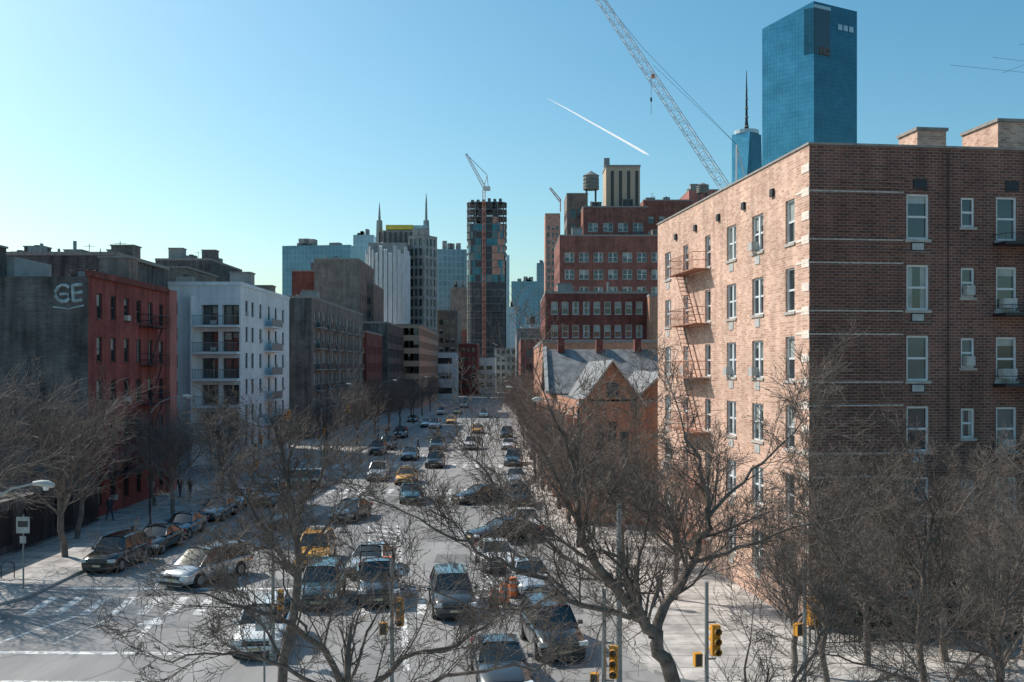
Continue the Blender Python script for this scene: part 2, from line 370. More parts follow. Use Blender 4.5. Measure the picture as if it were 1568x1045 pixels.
for i,z in enumerate(zc):
    for zz in (z+1.0,z-1.0):
        mb.obox(P2(0,zz-.03,.03),t2*4.1,n2*-.035,up*.06,'band_stone')
    q=z-1.42
    while q<z+1.4:
        if abs(q-z-.97)>.06 and abs(q-z+1.03)>.06: mb.obox(P2(0,q,.035),t2*4.1,n2*-.04,up*.07,'brick_dark')
        q+=.235
    mb.obox(P2(4.2,z-1.5,.03),t2*1.12,n2*-.1,up*.05,'brick_brown')
    mb.obox(P2(4.45,z-1.43,.03),t2*.62,n2*-.1,up*.36,'dark_metal')
    mb.obox(P2(4.5,z-1.40,.04),t2*.52,n2*-.01,up*.28,'ac_unit')
    if i in (1,2,4): mb.obox(P2(8.45,z-.86,.3),t2*.6,n2*-.4,up*.42,'ac_unit')
for i,z in enumerate(zc[:5]):
    zb=z-1.2; a=8.1;b=11.9
    mb.obox(P2(a,zb,.95),t2*(b-a),n2*-.9,up*.12,'dark_metal')
    mb.tube([P2(a,zb+.45,.03),P2(a,zb+.45,.95),P2(b,zb+.45,.95),P2(b,zb+.45,.03)],.014,4,'dark_metal',False)
    s=a
    while s<b: mb.tube([P2(s,zb,.95),P2(s,zb+.45,.95)],.009,3,'dark_metal',False); s+=.3
    for o in (.35,.8): mb.tube([P2(10.4,zb,o),P2(11.6,zb-FH+.1,o)],.03,4,'dark_metal',False)
for s in (4.85,9.0,13,16): mb.obox(P2(s-.3,ztop-1.75,.04),t2*.6,n2*-.05,up*.42,'dark_metal')
for s in (6.1,9.6,13.4): mb.tube([P2(s,.2,.03),P2(s,ztop-.2,.03)],.018,4,'dark_metal',False)
wall(mb,A0+tx*L2,far+tx*L2,0,ztop,[],'brick_dark'); wall(mb,far+tx*L2,far,0,ztop,[],'brick_tan')
mb.poly([A0+up*ztop,A0+tx*L2+up*ztop,far+tx*L2+up*ztop,far+up*ztop],'roof_tar')
for o,a,b in ((A0-tx*.06-ty*.06,tx*(L2+.12),ty*.4),(A0-tx*.06+ty*.34,tx*.4,ty*(L1-.3))): mb.obox(o+up*(ztop+.003),a,b,up*.09,'coping')
for i,z in enumerate(zc[:6]):
    zb=z-1.0; a=L1-18.0;b=L1-12.9; m_='rust_metal'
    mb.obox(P(a,zb,.95),t*(b-a),n*-.9,up*.06,m_)
    for h in (.5,.95): mb.tube([P(a,zb+h,.02),P(a,zb+h,.95),P(b,zb+h,.95),P(b,zb+h,.02)],.018,4,m_,False)
    s=a
    while s<b: mb.tube([P(s,zb,.95),P(s,zb+.95,.95)],.011,3,m_,False); s+=.25
    if i<5:
        for o in (.3,.75):
            mb.tube([P(a+1.2,zb,o),P(b-1.4,zb-FH,o)],.032,4,m_,False); mb.tube([P(a+1.2,zb+.9,o),P(b-1.4,zb-FH+.9,o)],.015,4,m_,False)
        for q in range(12):
            f=q/12; s=(a+1.2)+(b-1.4-a-1.2)*f; mb.obox(P(s-.12,zb-FH*f,.75),t*.24,n*-.45,up*.03,m_)
def rbox(s,d,w,l,h,mat,cop=True):
    o=A0+tx*s+ty*d+up*(ztop+.01); mb.obox(o,tx*w,ty*l,up*h,mat)
    if cop: mb.obox(o-tx*.08-ty*.08+up*(h+.002),tx*(w+.16),ty*(l+.16),up*.15,'coping')
rbox(8.35,6.5,1.5,1.8,2.35,'brick_tan'); rbox(9.3,8.6,6,4,1.5,'brick_tan'); rbox(11.6,5.0,3,3,2.5,'brick_tan')
o=A0+tx*10.2+ty*8.58+up*(ztop+.3); mb.obox(o,tx*.7,ty*-.05,up*1.1,'frame_dark')
mb.obj('brick_apartment_building')
# ================================================= CHURCH
mb=MB()
z1=8.6
wl=[(s-.55,s+.55,2.2,6.8,'noac') for s in (3,7.5,12,16.5,21,25)]
wall(mb,(3.0,98),(4.9,69),0,z1,wl,'brick_church',0,.35,gl=['glass_a'])
wall(mb,(4.9,69),(13,69),0,z1,[(.9,1.5,2,6.5),(1.75,2.35,2,7.2),(2.6,3.2,2,6.5)],'brick_church',0,.3,gl=['glass_a'])
wall(mb,(13,69),(13,98),0,z1,[],'brick_church'); wall(mb,(13,98),(3,98),0,z1,[],'brick_church')
for s in (0.6,5.2,9.8,14.4,19,23.5,28.2):
    f=s/29; x=4.9-1.9*f; y=69+29*f
    mb.box(x-.55,x-.02,y-.35,y+.35,0,7.4,'brick_church'); mb.poly([(x-.6,y-.4,7.4),(x,y-.4,8.1),(x,y+.4,8.1),(x-.6,y+.4,7.4)][::-1],'slate')
for x in (4.9,8.9): mb.box(x-.3,x+.3,68.5,68.97,0,8.8,'brick_church')
def gable(x0,x1,y0,y1,ze,zr,wallm='brick_church',ov=.35):
    xm=(x0+x1)/2
    mb.poly([(x0,y0,ze),(x1,y0,ze),(xm,y0,zr)],wallm); mb.poly([(x1,y1,ze),(x0,y1,ze),(xm,y1,zr)],wallm)
    k=(zr-ze)/(xm-x0)
    for sx,xe in ((1,x0),(-1,x1)):
        a=(xe-sx*ov,y0-ov,ze-k*ov+.08); b=(xm,y0-ov,zr+.08); c=(xm,y1+ov,zr+.08); d=(xe-sx*ov,y1+ov,ze-k*ov+.08)
        mb.poly([a,b,c,d] if sx<0 else [d,c,b,a],'slate')
        mb.poly([Vector(q)-Vector((0,0,.06)) for q in ([a,b,c,d])],'frame_dark')
        A=Vector(a);B=Vector(b); mb.obox(A+Vector((0,-.12,-.12)),B-A,(0,.1,0),(0,0,.2),'trim_pale')
gable(5.0,8.9,68.9,90,8.75,11.4)
gable(8.95,12.9,72,90,8.65,10.6)
y0,ym,y1=85.5,91.5,98; ze,zr=8.7,12.6
mb.poly([(2.9,y0,ze),(13.2,y0,ze),(13.2,ym,zr),(3.0,ym,zr)],'slate'); mb.poly([(13.2,y1,ze),(2.9,y1,ze),(3.0,ym,zr),(13.2,ym,zr)],'slate')
mb.poly([(3.2,y1,ze-.1),(3.25,y0+.1,ze-.1),(3.25,ym,zr-.15)],'brick_church')
for p,q in (((2.85,y0-.2,ze),(2.85,ym,zr+.05)),((2.85,ym,zr+.05),(2.85,y1+.2,ze))):
    P_=Vector(p);Q=Vector(q); mb.obox(P_,(.3,0,0),Q-P_,(0,0,.25),'trim_pale')
for x in (4.5,8,11.5): mb.box(x-.3,x+.3,90.9,91.9,zr-.3,zr+.9,'brick_maroon')
mb.poly([(4.9,69,8.6),(13,69,8.6),(13,98,8.6),(3,98,8.6)],'roof_tar')
mb.box(6.55,7.35,68.84,68.88,8.9,9.9,'glass_a')
mb.obj('church')
# ================================================= LEFT SIDE
def roofstuff(mb,x0,x1,y0,y1,z,n,rng):
    for i in range(n):
        x=rng.uniform(x0,x1);y=rng.uniform(y0,y1); k=rng.random()
        if k<.3: 
            h=rng.uniform(1.2,2.6); mb.box(x-1.2,x+1.2,y-1,y+1,z,z+h,rng.choice(['grey_conc','dark_grey_wall','brick_brown'])); mb.box(x-1.3,x+1.3,y-1.1,y+1.1,z+h+.002,z+h+.15,'coping')
        elif k<.55: mb.tube([(x,y,z),(x,y,z+rng.uniform(1,2.2))],.18,8,'grey_metal')
        elif k<.75: mb.box(x-.9,x+.9,y-.6,y+.6,z+.3,z+1.2,'grey_metal'); mb.tube([(x,y,z+1.2),(x,y,z+1.4)],.4,10,'dark_metal')
        elif k<.85:
            mb.tube([(x-1,y,z),(x-1,y,z+1.1),(x+1,y,z+1.1),(x+1,y,z)],.03,4,'dark_metal')
        else: 
            h=rng.uniform(2,3.5); mb.tube([(x,y,z),(x,y,z+h)],.04,4,'dark_metal'); mb.tube([(x-.6,y,z+h*.9),(x+.6,y,z+h*.9)],.03,3,'dark_metal')
rr=random.Random(3)
mb=MB(); X0=-30; za=17.4
w=[]
for f in range(5):
    for c in range(6): s=1.9+c*2.55; zz=1.9+3.15*f; w.append((s-.5,s+.5,zz if f else .9,zz+1.85,'dh'))
wall(mb,(X0,70.5),(X0,88),0,za,w,'brick_red',1,.2,'frame_dark',sill='brick_maroon')
w=[(s-.5,s+.5,zz,zz+1.7,'dh') for s in (3,9,14) for zz in (8.5,11.6)]
wall(mb,(-60,70.5),(X0,70.5),0,za,w,'dark_grey_wall',0,.2)
wall(mb,(X0,88),(-60,88),0,za,[],'brick_pink'); wall(mb,(-60,88),(-60,70.5),0,za,[],'brick_red')
mb.poly([(-60,70.5,za),(X0,70.5,za),(X0,88,za),(-60,88,za)],'roof_tar')
mb.box(X0+.003,X0+.35,86.3,88.1,0,za+.3,'brick_pink'); mb.box(X0-.2,X0+.25,70.4,86.3,za,za+.45,'brick_maroon')
for f in range(1,5):
    zb=1.6+3.15*f; mb.box(X0+.02,X0+1.1,80,84.2,zb,zb+.06,'dark_metal')
    for h in (.5,1.0): mb.tube([(X0,80,zb+h),(X0+1.1,80,zb+h),(X0+1.1,84.2,zb+h),(X0,84.2,zb+h)],.025,4,'dark_metal',False)
    yy=80
    while yy<84.2: mb.tube([(X0+1.1,yy,zb),(X0+1.1,yy,zb+1)],.015,3,'dark_metal',False); yy+=.3
    if f<4: mb.tube([(X0+.6,80.8,zb),(X0+.6,83.6,zb+3.15)],.05,4,'dark_metal',False)
mb.box(X0+.01,X0+1.2,72,78,2.9,3.1,'dark_metal'); mb.box(X0+.01,X0+.9,79,85,2.8,3.3,'brick_maroon')
roofstuff(mb,-50,-32,72,86,za,18,rr)
mb.box(-43,-37,74,80,za,za+1.8,'grey_conc'); mb.box(-52,-46,73,80,za,za+2.9,'dark_grey_wall')
for x in (-38.9,-38.0): mb.tube([(x,73,za),(x,73,za+2.3)],.3,10,'grey_metal'); mb.tube([(x,73,za+2.3),(x,73,za+2.7)],[.45,.15],10,'grey_metal')
def stroke(pts,r=.11): mb.tube([(x,70.46,z) for x,z in pts],r,5,'graffiti_paint')
gx,gz=-31.4,16.2
stroke([(gx-.35+.55*math.cos(a),gz+.6*math.sin(a)) for a in [.7+k*.55 for k in range(10)]],.13); stroke([(gx-.6,gz-.05),(gx+.0,gz-.05),(gx+.0,gz-.5)],.1)
for h in (-.55,0,.55): stroke([(gx+.35,gz+h),(gx+1.0,gz+h+.1)],.12)
stroke([(gx+.35,gz-.6),(gx+.3,gz+.6)],.12); stroke([(gx-1.1,gz-.95),(gx,gz-1.1),(gx+1.1,gz-.85)],.06)
mb.obj('red_brick_building')
mb=MB(); 
yy=58
while yy<70: mb.tube([(-29,yy,.13),(-29,yy,2.3)],.025,4,'dark_metal'); yy+=.25
mb.box(-29.03,-28.97,58,70,2.1,2.15,'dark_metal'); mb.box(-29.03,-28.97,58,70,.3,.35,'dark_metal'); mb.obj('iron_fence')
mb=MB(); mb.box(-60,-29.4,50,70.4,.13,3.2,'dark_grey_wall'); 
for y in range(52,70,4): mb.box(-29.39,-29.3,y,y+2.4,.6,2.6,'dark_metal')
mb.obj('brick_wall')
mb=MB(); za=20.0
w=[(s-.45,s+.45,2+2.95*f,3.5+2.95*f,'dh') for f in range(6) for s in (3.2,8.6)]+[(s-.95,s+.95,.9+2.95*f,3.1+2.95*f,'pair') for f in range(1,6) for s in (12.6,14.9)]
P_,t_,n_,_=wall(mb,(-46,110),(-30,110),0,za,w,'white_stucco',1,.9,'frame_dark',sill='white_stucco')
for f in range(1,6):
    zb=.6+2.95*f
    mb.box(-34.9,-30.0,108.5,109.99,zb,zb+.22,'white_stucco')
    for x in np.arange(-34.8,-30,.16): mb.tube([(x,108.56,zb+.22),(x,108.56,zb+1.2)],.018,3,'grey_metal',False)
    mb.box(-34.9,-30,108.5,108.58,zb+1.2,zb+1.27,'grey_metal')
mb.box(-35.1,-34.92,108.6,109.99,0,za-1.2,'white_stucco')
w=[(s-.55,s+.55,2+2.95*f,3.7+2.95*f,'dh') for f in range(6) for s in (2.6,5.2,8.8,13,16.5,20.5)]
wall(mb,(-30,110),(-30,134),0,za,w,'white_stucco',1,.22,'frame_dark',sill='white_stucco')
for f in range(6):
    zb=1+2.95*f; mb.box(-29.98,-29.0,120.5,126,zb,zb+.15,'white_stucco'); mb.box(-29.06,-29.0,120.5,126,zb+.2,zb+1.1,'grey_metal')
wall(mb,(-30,134),(-46,134),0,za,[],'white_stucco'); wall(mb,(-46,134),(-46,110),0,za,[],'white_stucco')
mb.poly([(-46,110,za),(-30,110,za),(-30,134,za),(-46,134,za)],'roof_tar')
mb.box(-46.1,-29.9,109.9,110.2,za+.003,za+.4,'white_stucco'); mb.box(-30.2,-29.9,110.2,134,za+.003,za+.4,'white_stucco')
mb.box(-44,-38,116,128,za,za+2.5,'brick_brown'); mb.box(-44.2,-37.8,115.8,128.2,za+2.5,za+2.7,'coping')
roofstuff(mb,-45,-32,112,132,za,9,rr)
mb.obj('white_apartment_building')
def stuff(n,seed):
    q=random.Random(seed)
    def f(mb,cx,cy):
        xs=[v[0] for v in mb.v]; ys=[v[1] for v in mb.v]; zs=max(v[2] for v in mb.v)
        roofstuff(mb,min(xs)+1.5,max(xs)-1.5,min(ys)+1.5,max(ys)-1.5,zs-.3,n,q)
    return f
bb=block('brown_apartment_building',-48,-30,149,200,21.3,'brick_brown',right=(13,6,3.2,1.7,1.6,2.0),extra=stuff(14,5),gl=['glass_a','glass_b','glass_blind'],frontmat='dark_grey_wall',detail=1,kind='noac')
mb=MB()
for f in range(1,6):
    for y in np.arange(152,196,7.8): mb.box(-29.98,-28.9,y,y+4,.9+3.2*f,1.05+3.2*f,'grey_conc'); mb.box(-28.97,-28.9,y,y+4,1.06+3.2*f,2.0+3.2*f,'dark_metal')
o=mb.obj('balconies'); o.parent=bb; o.matrix_parent_inverse=Matrix.Translation(Vector(bb.location)).inverted()
block('brick_rowhouse',-46,-29.5,202,226,18,'brick_maroon',(4,4,3.5,1.2,1.8,3),right=(8,4,3.5,1.2,1.8,3),extra=stuff(5,8))
block('grey_rowhouse',-46,-28.5,228,262,21,'dark_grey_wall',(5,5,3.4,1.5,1.8,3),right=(11,5,3.4,1.9,2.0,3),extra=stuff(6,9))
block('striped_office_building',X(590,270),-24.5,264,330,22,'tan_panel',(6,6,3.4,2.3,1.9,2.4),right=(16,6,3.4,3.0,1.9,2.4),extra=stuff(6,10))
block('brown_loft_building',X(480,235),X(548,235),236,262,Z(398,236),'brick_brown',(6,7,3.4,1.1,1.7,3),right=(6,8,3.4,1.3,1.7,3),extra=stuff(6,12))
block('brown_loft_building',X(447,240),X(500,240),240,262,Z(416,240),'brick_maroon',(5,8,3.4,1.0,1.7,3),extra=stuff(4,13))
block('loft_building',X(545,250),X(572,250),250,270,Z(436,250),'brick_brown',(3,8,3.4,1.0,1.7,3))
block('dark_loft_building',X(238,170),X(322,170),170,190,Z(399,170),'dark_grey_wall',(6,7,3.4,1.1,1.7,3),extra=stuff(9,14))
block('tenement_building',X(-80,120),X(70,120),120,140,Z(392,120),'dark_grey_wall',(8,6,3.4,1.1,1.7,3),extra=stuff(14,15))
block('tenement_building',X(60,135),X(180,135),135,150,Z(408,135),'brick_maroon',(8,6,3.4,1.0,1.7,3),extra=stuff(12,16))
block('tenement_building',X(-150,62),X(-20,100),95,110,Z(400,100),'dark_grey_wall',None,extra=stuff(8,17))
# ================================================= DISTANT
def gtower(name,u0,u1,v,d,dep,mat,rz=0):
    mb=MB(); x0,x1=X(u0,d),X(u1,d); cx=(x0+x1)/2; w=(x1-x0)/2; z=Z(v,d)
    mb.box(-w,w,0,dep,0,z,mat,'roof_tar')
    q=random.Random(int(u0)); 
    for i in range(5):
        a=q.uniform(-w*.8,w*.5); mb.box(a,a+w*.3,2,8,z,z+q.uniform(1,5),'grey_conc')
    return mb.obj(name,loc=(cx,d,0),rz=rz)
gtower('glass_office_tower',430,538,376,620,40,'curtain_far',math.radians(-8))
gtower('glass_office_tower',541,572,360,680,30,'curtain_light')
gtower('office_tower',668,715,382,560,30,'curtain_grey',math.radians(6))
gtower('office_tower',690,716,440,520,30,'brick_brown')
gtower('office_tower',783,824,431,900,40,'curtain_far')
gtower('office_tower',822,840,403,1000,40,'curtain_grey')
gtower('office_tower',776,790,470,640,30,'curtain_light')
gtower('office_tower',798,836,497,520,30,'curtain_light')
block('scaffolded_tower',X(835,560),X(858,560),560,580,Z(328,560),'orange_net',(3,22,4,1.2,2.4,4))
block('red_rowhouse',X(697,380),X(731,380),380,400,Z(527,380),'brick_red',(4,5,3.4,1.0,1.6,3))
block('white_rowhouse',X(728,400),X(758,400),400,420,Z(548,400),'white_stucco',(2,3,3.4,2.4,1.6,3))
block('grey_rowhouse',X(668,370),X(700,370),372,400,Z(476,370),'brick_brown',(3,8,3.4,1.4,1.8,3))
block('white_rowhouse',X(655,330),X(697,330),334,350,Z(540,330),'white_stucco',(1,3,5,6.5,2.0,2))
block('brick_rowhouse',X(757,430),X(800,430),430,450,Z(535,430),'grey_conc',(5,6,3.4,1.3,1.8,3))
block('brick_rowhouse',X(700,470),X(770,470),470,490,Z(505,470),'brick_loft',(8,8,3.4,1.3,1.8,3))
block('brick_rowhouse',2,20,230,300,Z(520,230),'brick_loft',(6,4,3.4,1.3,1.8,3),left=(14,4,3.4,1.3,1.8,3))
block('office_building',1.5,20,310,420,Z(505,310),'grey_conc',(6,6,3.4,1.6,1.8,3),left=(20,5,3.4,1.6,1.8,3))
block('brick_rowhouse',3.2,16,104,146,13.5,'brick_church',(5,3,3.4,1.1,1.7,3),left=(12,3,3.4,1.1,1.7,3))
mb=MB(); d=330; zt=Z(376,d); R0=10.0; cx=X(589,d); n=60; pts=[]
for i in range(n+1):
    a=math.radians(180+180*i/n); rr_=R0*(1+.03*math.cos(i*math.pi)); pts.append((cx+rr_*.74*math.cos(a),d+9+rr_*.9*math.sin(a)))
for i in range(n):
    a,b_=pts[i],pts[i+1]; h_=zt-(i//4%3)*1.2; mb.poly([(a[0],a[1],0),(b_[0],b_[1],0),(b_[0],b_[1],h_),(a[0],a[1],h_)],'white_stucco' if i%4 else 'grey_conc')
mb.poly([(p[0],p[1],zt-3) for p in pts],'roof_tar'); mb.box(X(558,d),X(618,d),d+9,d+30,0,zt+2,'grey_conc')
mb.obj('fluted_white_tower')
block('stepped_tower',X(622,345),X(652,345),345,353,Z(362,345),'grey_conc',(3,16,3.5,1.3,2.5,4),left=(4,16,3.5,1.2,2.5,4),right=(3,16,3.5,1.3,2.5,4),rz=math.radians(-30),extra=stuff(4,22),gl=['glass_a','glass_b'])
block('stepped_tower',X(636,350),X(664,350),358,368,Z(378,350),'tan_panel',(3,15,3.5,1.4,2.6,4),gl=['glass_a','glass_b'])
mb=MB(); 
mb.box(X(578,340),X(645,340),354,370,0,Z(353,354),'grey_conc'); mb.box(X(583,340),X(626,340),353.5,368,Z(352,354),Z(345,354),'yellow_net'); mb.box(X(620,340),X(648,340),354.5,366,Z(353,354),Z(345,354),'curtain_light')
for i in range(8): mb.box(X(580+i*8,353),X(583+i*8,353),353,353.4,Z(400,354),Z(356,354),'frame_dark')
for u,v0,v1 in ((580,345,309),(652,345,295)):
    x=X(u,356); mb.tube([(x,358,Z(v0+25,356)),(x,358,Z(v0-8,356)),(x,358,Z(v0-9,356)),(x,358,Z(v1+14,356)),(x,358,Z(v1,356))],[1.4,1.1,.5,.35,.08],6,'grey_metal')
    for k in range(4): mb.tube([(x,358,Z(v0-2-k*5,356)),(x,358,Z(v0-4-k*5,356))],[.8-.15*k]*2,6,'grey_metal')
mb.obj('spired_building')
mb=MB(); d=460; cx=X(745,d); hw=X(776,d)-cx; zt=Z(309,d)
def rr2(hw,hd,r,n=5):
    o=[]
    for sx,sy,a in ((1,1,0),(-1,1,90),(-1,-1,180),(1,-1,270)):
        for k in range(n+1):
            an=math.radians(a+90*k/n); o.append((cx+sx*(hw-r)+r*math.cos(an),d+hw+sy*(hd-r)+r*math.sin(an)))
    return o
nf=26; fh=zt/nf
for f in range(nf):
    z=f*fh; mb.prism(rr2(hw,hw,4),z+fh-.35,z+fh,'slab_dark','slab_dark')
    ins=.2 if f<18 else .5 if f<23 else 3.0
    pp=rr2(hw-ins,hw-ins,4-min(ins,1)*.5); 
    for i in range(len(pp)):
        a=pp[i];b_=pp[(i+1)%len(pp)]
        L=math.hypot(a[0]-b_[0],a[1]-b_[1]); k=max(1,int(L/2.2))
        for j in range(k):
            q0=(a[0]+(b_[0]-a[0])*j/k,a[1]+(b_[1]-a[1])*j/k); q1=(a[0]+(b_[0]-a[0])*(j+1)/k,a[1]+(b_[1]-a[1])*(j+1)/k)
            x=R.random(); mt='bed_dark' if x<.5 else 'curtain_teal_dark' if x<.9 else 'glass_b'
            if 15<f<24 and q0[0]>cx+2 and x<.5: mt='orange_net'
            if f<15: mt='dark_grey_wall' if x>.5 else 'bed_dark'
            if f>=23 and x>.4: continue
            mb.poly([(q0[0],q0[1],z),(q1[0],q1[1],z),(q1[0],q1[1],z+fh-.35),(q0[0],q0[1],z+fh-.35)],mt)
    if f>=21:
        for p in rr2(hw-.4,hw-.4,3.8,2): mb.tube([(p[0],p[1],z),(p[0],p[1],z+fh)],.22,4,'slab_dark',False)
for xx in np.arange(cx-hw+1,cx+hw,1.9): mb.tube([(xx,d-.9,0),(xx,d-.9,zt*R.uniform(.45,.62))],.12,3,'dark_metal',False)
for k in range(14): mb.tube([(cx-hw+1,d-.9,k*3.0),(cx+hw-1,d-.9,k*3.0)],.1,3,'dark_metal',False)
for k in range(6): a=cx-hw+2+k*2.6; mb.box(a,a+1.4,d+4,d+7,zt,zt+R.uniform(.6,2.6),'slab_dark')
mb.box(cx+hw-.3,cx+hw+1.2,d+2,d+4,0,zt*.72,'curtain_light')
lattice(mb,(X(741,d-3),d-3,0),(X(741,d-3),d-3,Z(292,d)),1.3,1.3,60,.09,'crane_red')
lattice(mb,(X(744,d),d-3,Z(293,d)),(X(714,d),d-3,Z(238,d)),1.4,.8,12,.13,'crane_white')
mb.box(X(741,d),X(751,d),d-4,d-2,Z(294,d),Z(288,d),'crane_white'); mb.tube([(X(748,d),d-3,Z(290,d)),(X(746,d),d-3,Z(270,d)),(X(714,d),d-3,Z(238,d))],.12,4,'dark_metal'); mb.tube([(X(740,d),d-3,Z(293,d)),(X(746,d),d-3,Z(270,d))],.2,4,'crane_white')
mb.obj('tower_under_construction')
wg=['glass_b','glass_a','glass_blind']
block('brick_loft_complex',X(857,232),X(1020,232),232,262,Z(362,232),'brick_loft',(7,8,4.0,2.2,2.2,Z(362,232)-34),left=(5,8,4.0,2.0,2.2,Z(362,232)-34),detail=1,gl=wg,extra=stuff(14,31),kind='pair')
block('brick_loft_tower',X(893,246),X(992,246),246,266,Z(318,246),'brick_loft',(4,6,4.0,2.4,2.2,Z(318,246)-26),left=(4,6,4,2,2.2,Z(318,246)-26),detail=1,gl=wg,extra=stuff(8,32),kind='pair')
block('brick_loft_tower',X(868,256),X(900,256),256,270,Z(298,256),'brick_brown',(2,6,4.0,1.6,2.2,Z(298,256)-26),left=(4,6,4,2,2.2,Z(298,256)-26),gl=wg)
block('brick_loft_tower',X(985,262),X(1060,262),262,280,Z(308,262),'brick_loft',(4,6,4.0,1.6,2.0,Z(308,262)-26),gl=wg,extra=stuff(12,33))
block('tan_building',X(1055,290),X(1100,290),290,310,Z(292,290),'brick_pink',(4,6,4.0,1.2,2.0,Z(292,290)-26),extra=stuff(6,34))
mb=MB(); d=250; x0,x1=X(928,d),X(980,d); mb.box(x0,x1,d,d+9,Z(318,d),Z(256,d),'tan_panel','roof_tar')
for i in range(4): a=x0+(x1-x0)*(.14+i*.24); mb.box(a,a+(x1-x0)*.09,d-.06,d+.02,Z(316,d),Z(262,d),'frame_dark')
mb.box(x0-.15,x1+.15,d-.15,d+9.1,Z(256,d),Z(253,d),'coping'); mb.box(x0-.4,x0+1,d+1,d+3,Z(253,d),Z(241,d),'grey_metal'); mb.obj('mechanical_penthouse')
def tank(u,vt,vb,d,w):
    mb=MB(); x=X(u,d); zt=Z(vt,d);zb=Z(vb,d); h=zt-zb
    mb.tube([(x,d,zb+h*.2),(x,d,zb+h*.78)],[w/2,w/2*.96],16,'tank_wood'); mb.tube([(x,d,zb+h*.78),(x,d,zt)],[w/2*1.05,.05],16,'slate')
    for k in range(4): an=k*1.571+.78; mb.tube([(x+w*.4*math.cos(an),d+w*.4*math.sin(an),zb-3),(x+w*.4*math.cos(an),d+w*.4*math.sin(an),zb+h*.2)],.15,4,'dark_metal')
    for k in range(3): mb.tube([(x,d,zb+h*(.3+.15*k)),(x,d,zb+h*(.31+.15*k))],[w/2*1.02]*2,16,'dark_metal')
    mb.obj('water_tank')
tank(905,262,298,248,4.0); tank(1076,280,300,280,3.5)
block('maroon_school_building',X(835,150),X(993,150),150,175,Z(450,150),'brick_maroon',(9,6,3.5,1.0,1.9,Z(450,150)-20.6),left=(8,6,3.5,1.1,1.9,Z(450,150)-20.6),detail=1,extra=stuff(6,40),kind='noac')
block('sunlit_brick_strip',X(993,148),X(1025,148),147,160,Z(455,148),'brick_church',None)  # block added in brighter brick to stand for a sunlit side
mb=MB(); d=900; c=Vector((X(1246,d),d,0)); l=Vector((X(1169,d+25),d+30,0)); r_=Vector((X(1315,d+20),d+25,0)); bk=l+r_-c
hl,hc,hr=Z(42,d+25),Z(2,d),Z(3,d)
mb.poly([l,c,c+up*hc,l+up*(hl)],'curtain_teal'); mb.poly([c,r_,r_+up*hr,c+up*hc],'curtain_teal_dark'); mb.poly([r_,bk,bk+up*hr,r_+up*hr],'curtain_teal_dark'); mb.poly([bk,l,l+up*hl,bk+up*hr],'curtain_teal_dark')  # lit and shaded sides painted with lighter and darker glass
mb.poly([l+up*hl,c+up*hc,r_+up*hr,bk+up*hr],'roof_tar')
nx=(c-l).normalized(); nn_=Vector((nx.y,-nx.x,0)); o=c-nx*9+nn_*.4
mb.obox(o+up*Z(82,d),nx*9.2,nn_*-.3,up*(Z(12,d)-Z(82,d)),'curtain_teal_dark')
rx=(r_-c)
mb.obox(c+up*Z(82,d)+Vector((.2,-.6,0)),rx*.36,(0,.3,0),up*(Z(12,d)-Z(82,d)),'glass_a')
mb.obox(c+up*Z(82,d)+Vector((.2,-.9,0))+rx*.12,rx*.24,(0,.25,0),up*7,'dark_grey_wall'); mb.obox(c+up*Z(12,d)+Vector((.2,-.9,0)),rx*.38,(0,.25,0),up*3,'curtain_light')
for k in range(3): mb.obox(c+rx*(.55+.13*k)+up*Z(38,d)+Vector((0,-.5,0)),rx*.1,(0,.3,0),up*5,'curtain_light')
mb.obj('glass_skyscraper')
mb=MB(); d=1600; cx=X(1143,d); w=X(1168,d)-X(1143,d); zt=Z(207,d)
B=[(cx-w,d-w),(cx+w,d-w),(cx+w,d+w),(cx-w,d+w)]; T=[(cx,d-w*.9),(cx+w*.9,d),(cx,d+w*.9),(cx-w*.9,d)]
for i in range(4):
    b0=B[i];b1=B[(i+1)%4];t0=T[i];t1=T[(i-1)%4]
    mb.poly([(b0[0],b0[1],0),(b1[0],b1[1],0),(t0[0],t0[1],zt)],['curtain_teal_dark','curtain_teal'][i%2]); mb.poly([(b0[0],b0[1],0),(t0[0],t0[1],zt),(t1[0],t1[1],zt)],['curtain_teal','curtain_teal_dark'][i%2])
mb.poly([(t[0],t[1],zt) for t in T],'grey_conc')
mb.tube([(cx,d,zt),(cx,d,zt+6)],[w*.75]*2,16,'curtain_light')
mb.tube([(cx,d,zt),(cx,d,Z(185,d)),(cx,d,Z(140,d)),(cx,d,Z(108,d))],[5,2.2,1.3,.4],6,'dark_metal')
for k in range(5): mb.tube([(cx,d,Z(195-k*14,d)),(cx,d,Z(193-k*14,d))],[4-.5*k]*2,8,'grey_metal')
mb.obj('spired_skyscraper')
mb=MB(); d=300
A=W(1112,290,d); B=W(900,-30,d)
lattice(mb,A,B,2.6,2.0,34,.10,'crane_white')
C=W(1128,222,d); mb.tube([A+Vector((3,0,-1)),C],.3,4,'crane_white'); mb.tube([A+Vector((7,0,-2)),C],.2,4,'crane_white')
mb.tube([C,W(985,75,d),B],.06,3,'dark_metal'); mb.tube([C,W(1000,100,d)],.05,3,'dark_metal')
mb.tube([W(997,118,d),W(997,176,d)],.07,3,'dark_metal'); mb.tube([W(997,150,d),W(997,156,d)],.3,6,'dark_metal'); mb.tube([W(1000,114,d),W(1000,120,d)],.6,6,'crane_red')
mb.box(A.x-3,A.x+6,d-2,d+2,A.z-5,A.z-1,'crane_white'); lattice(mb,(A.x+2,d,0),(A.x+2,d,A.z-4),2.4,2.4,30,.2,'crane_white')
mb.obj('tower_crane')
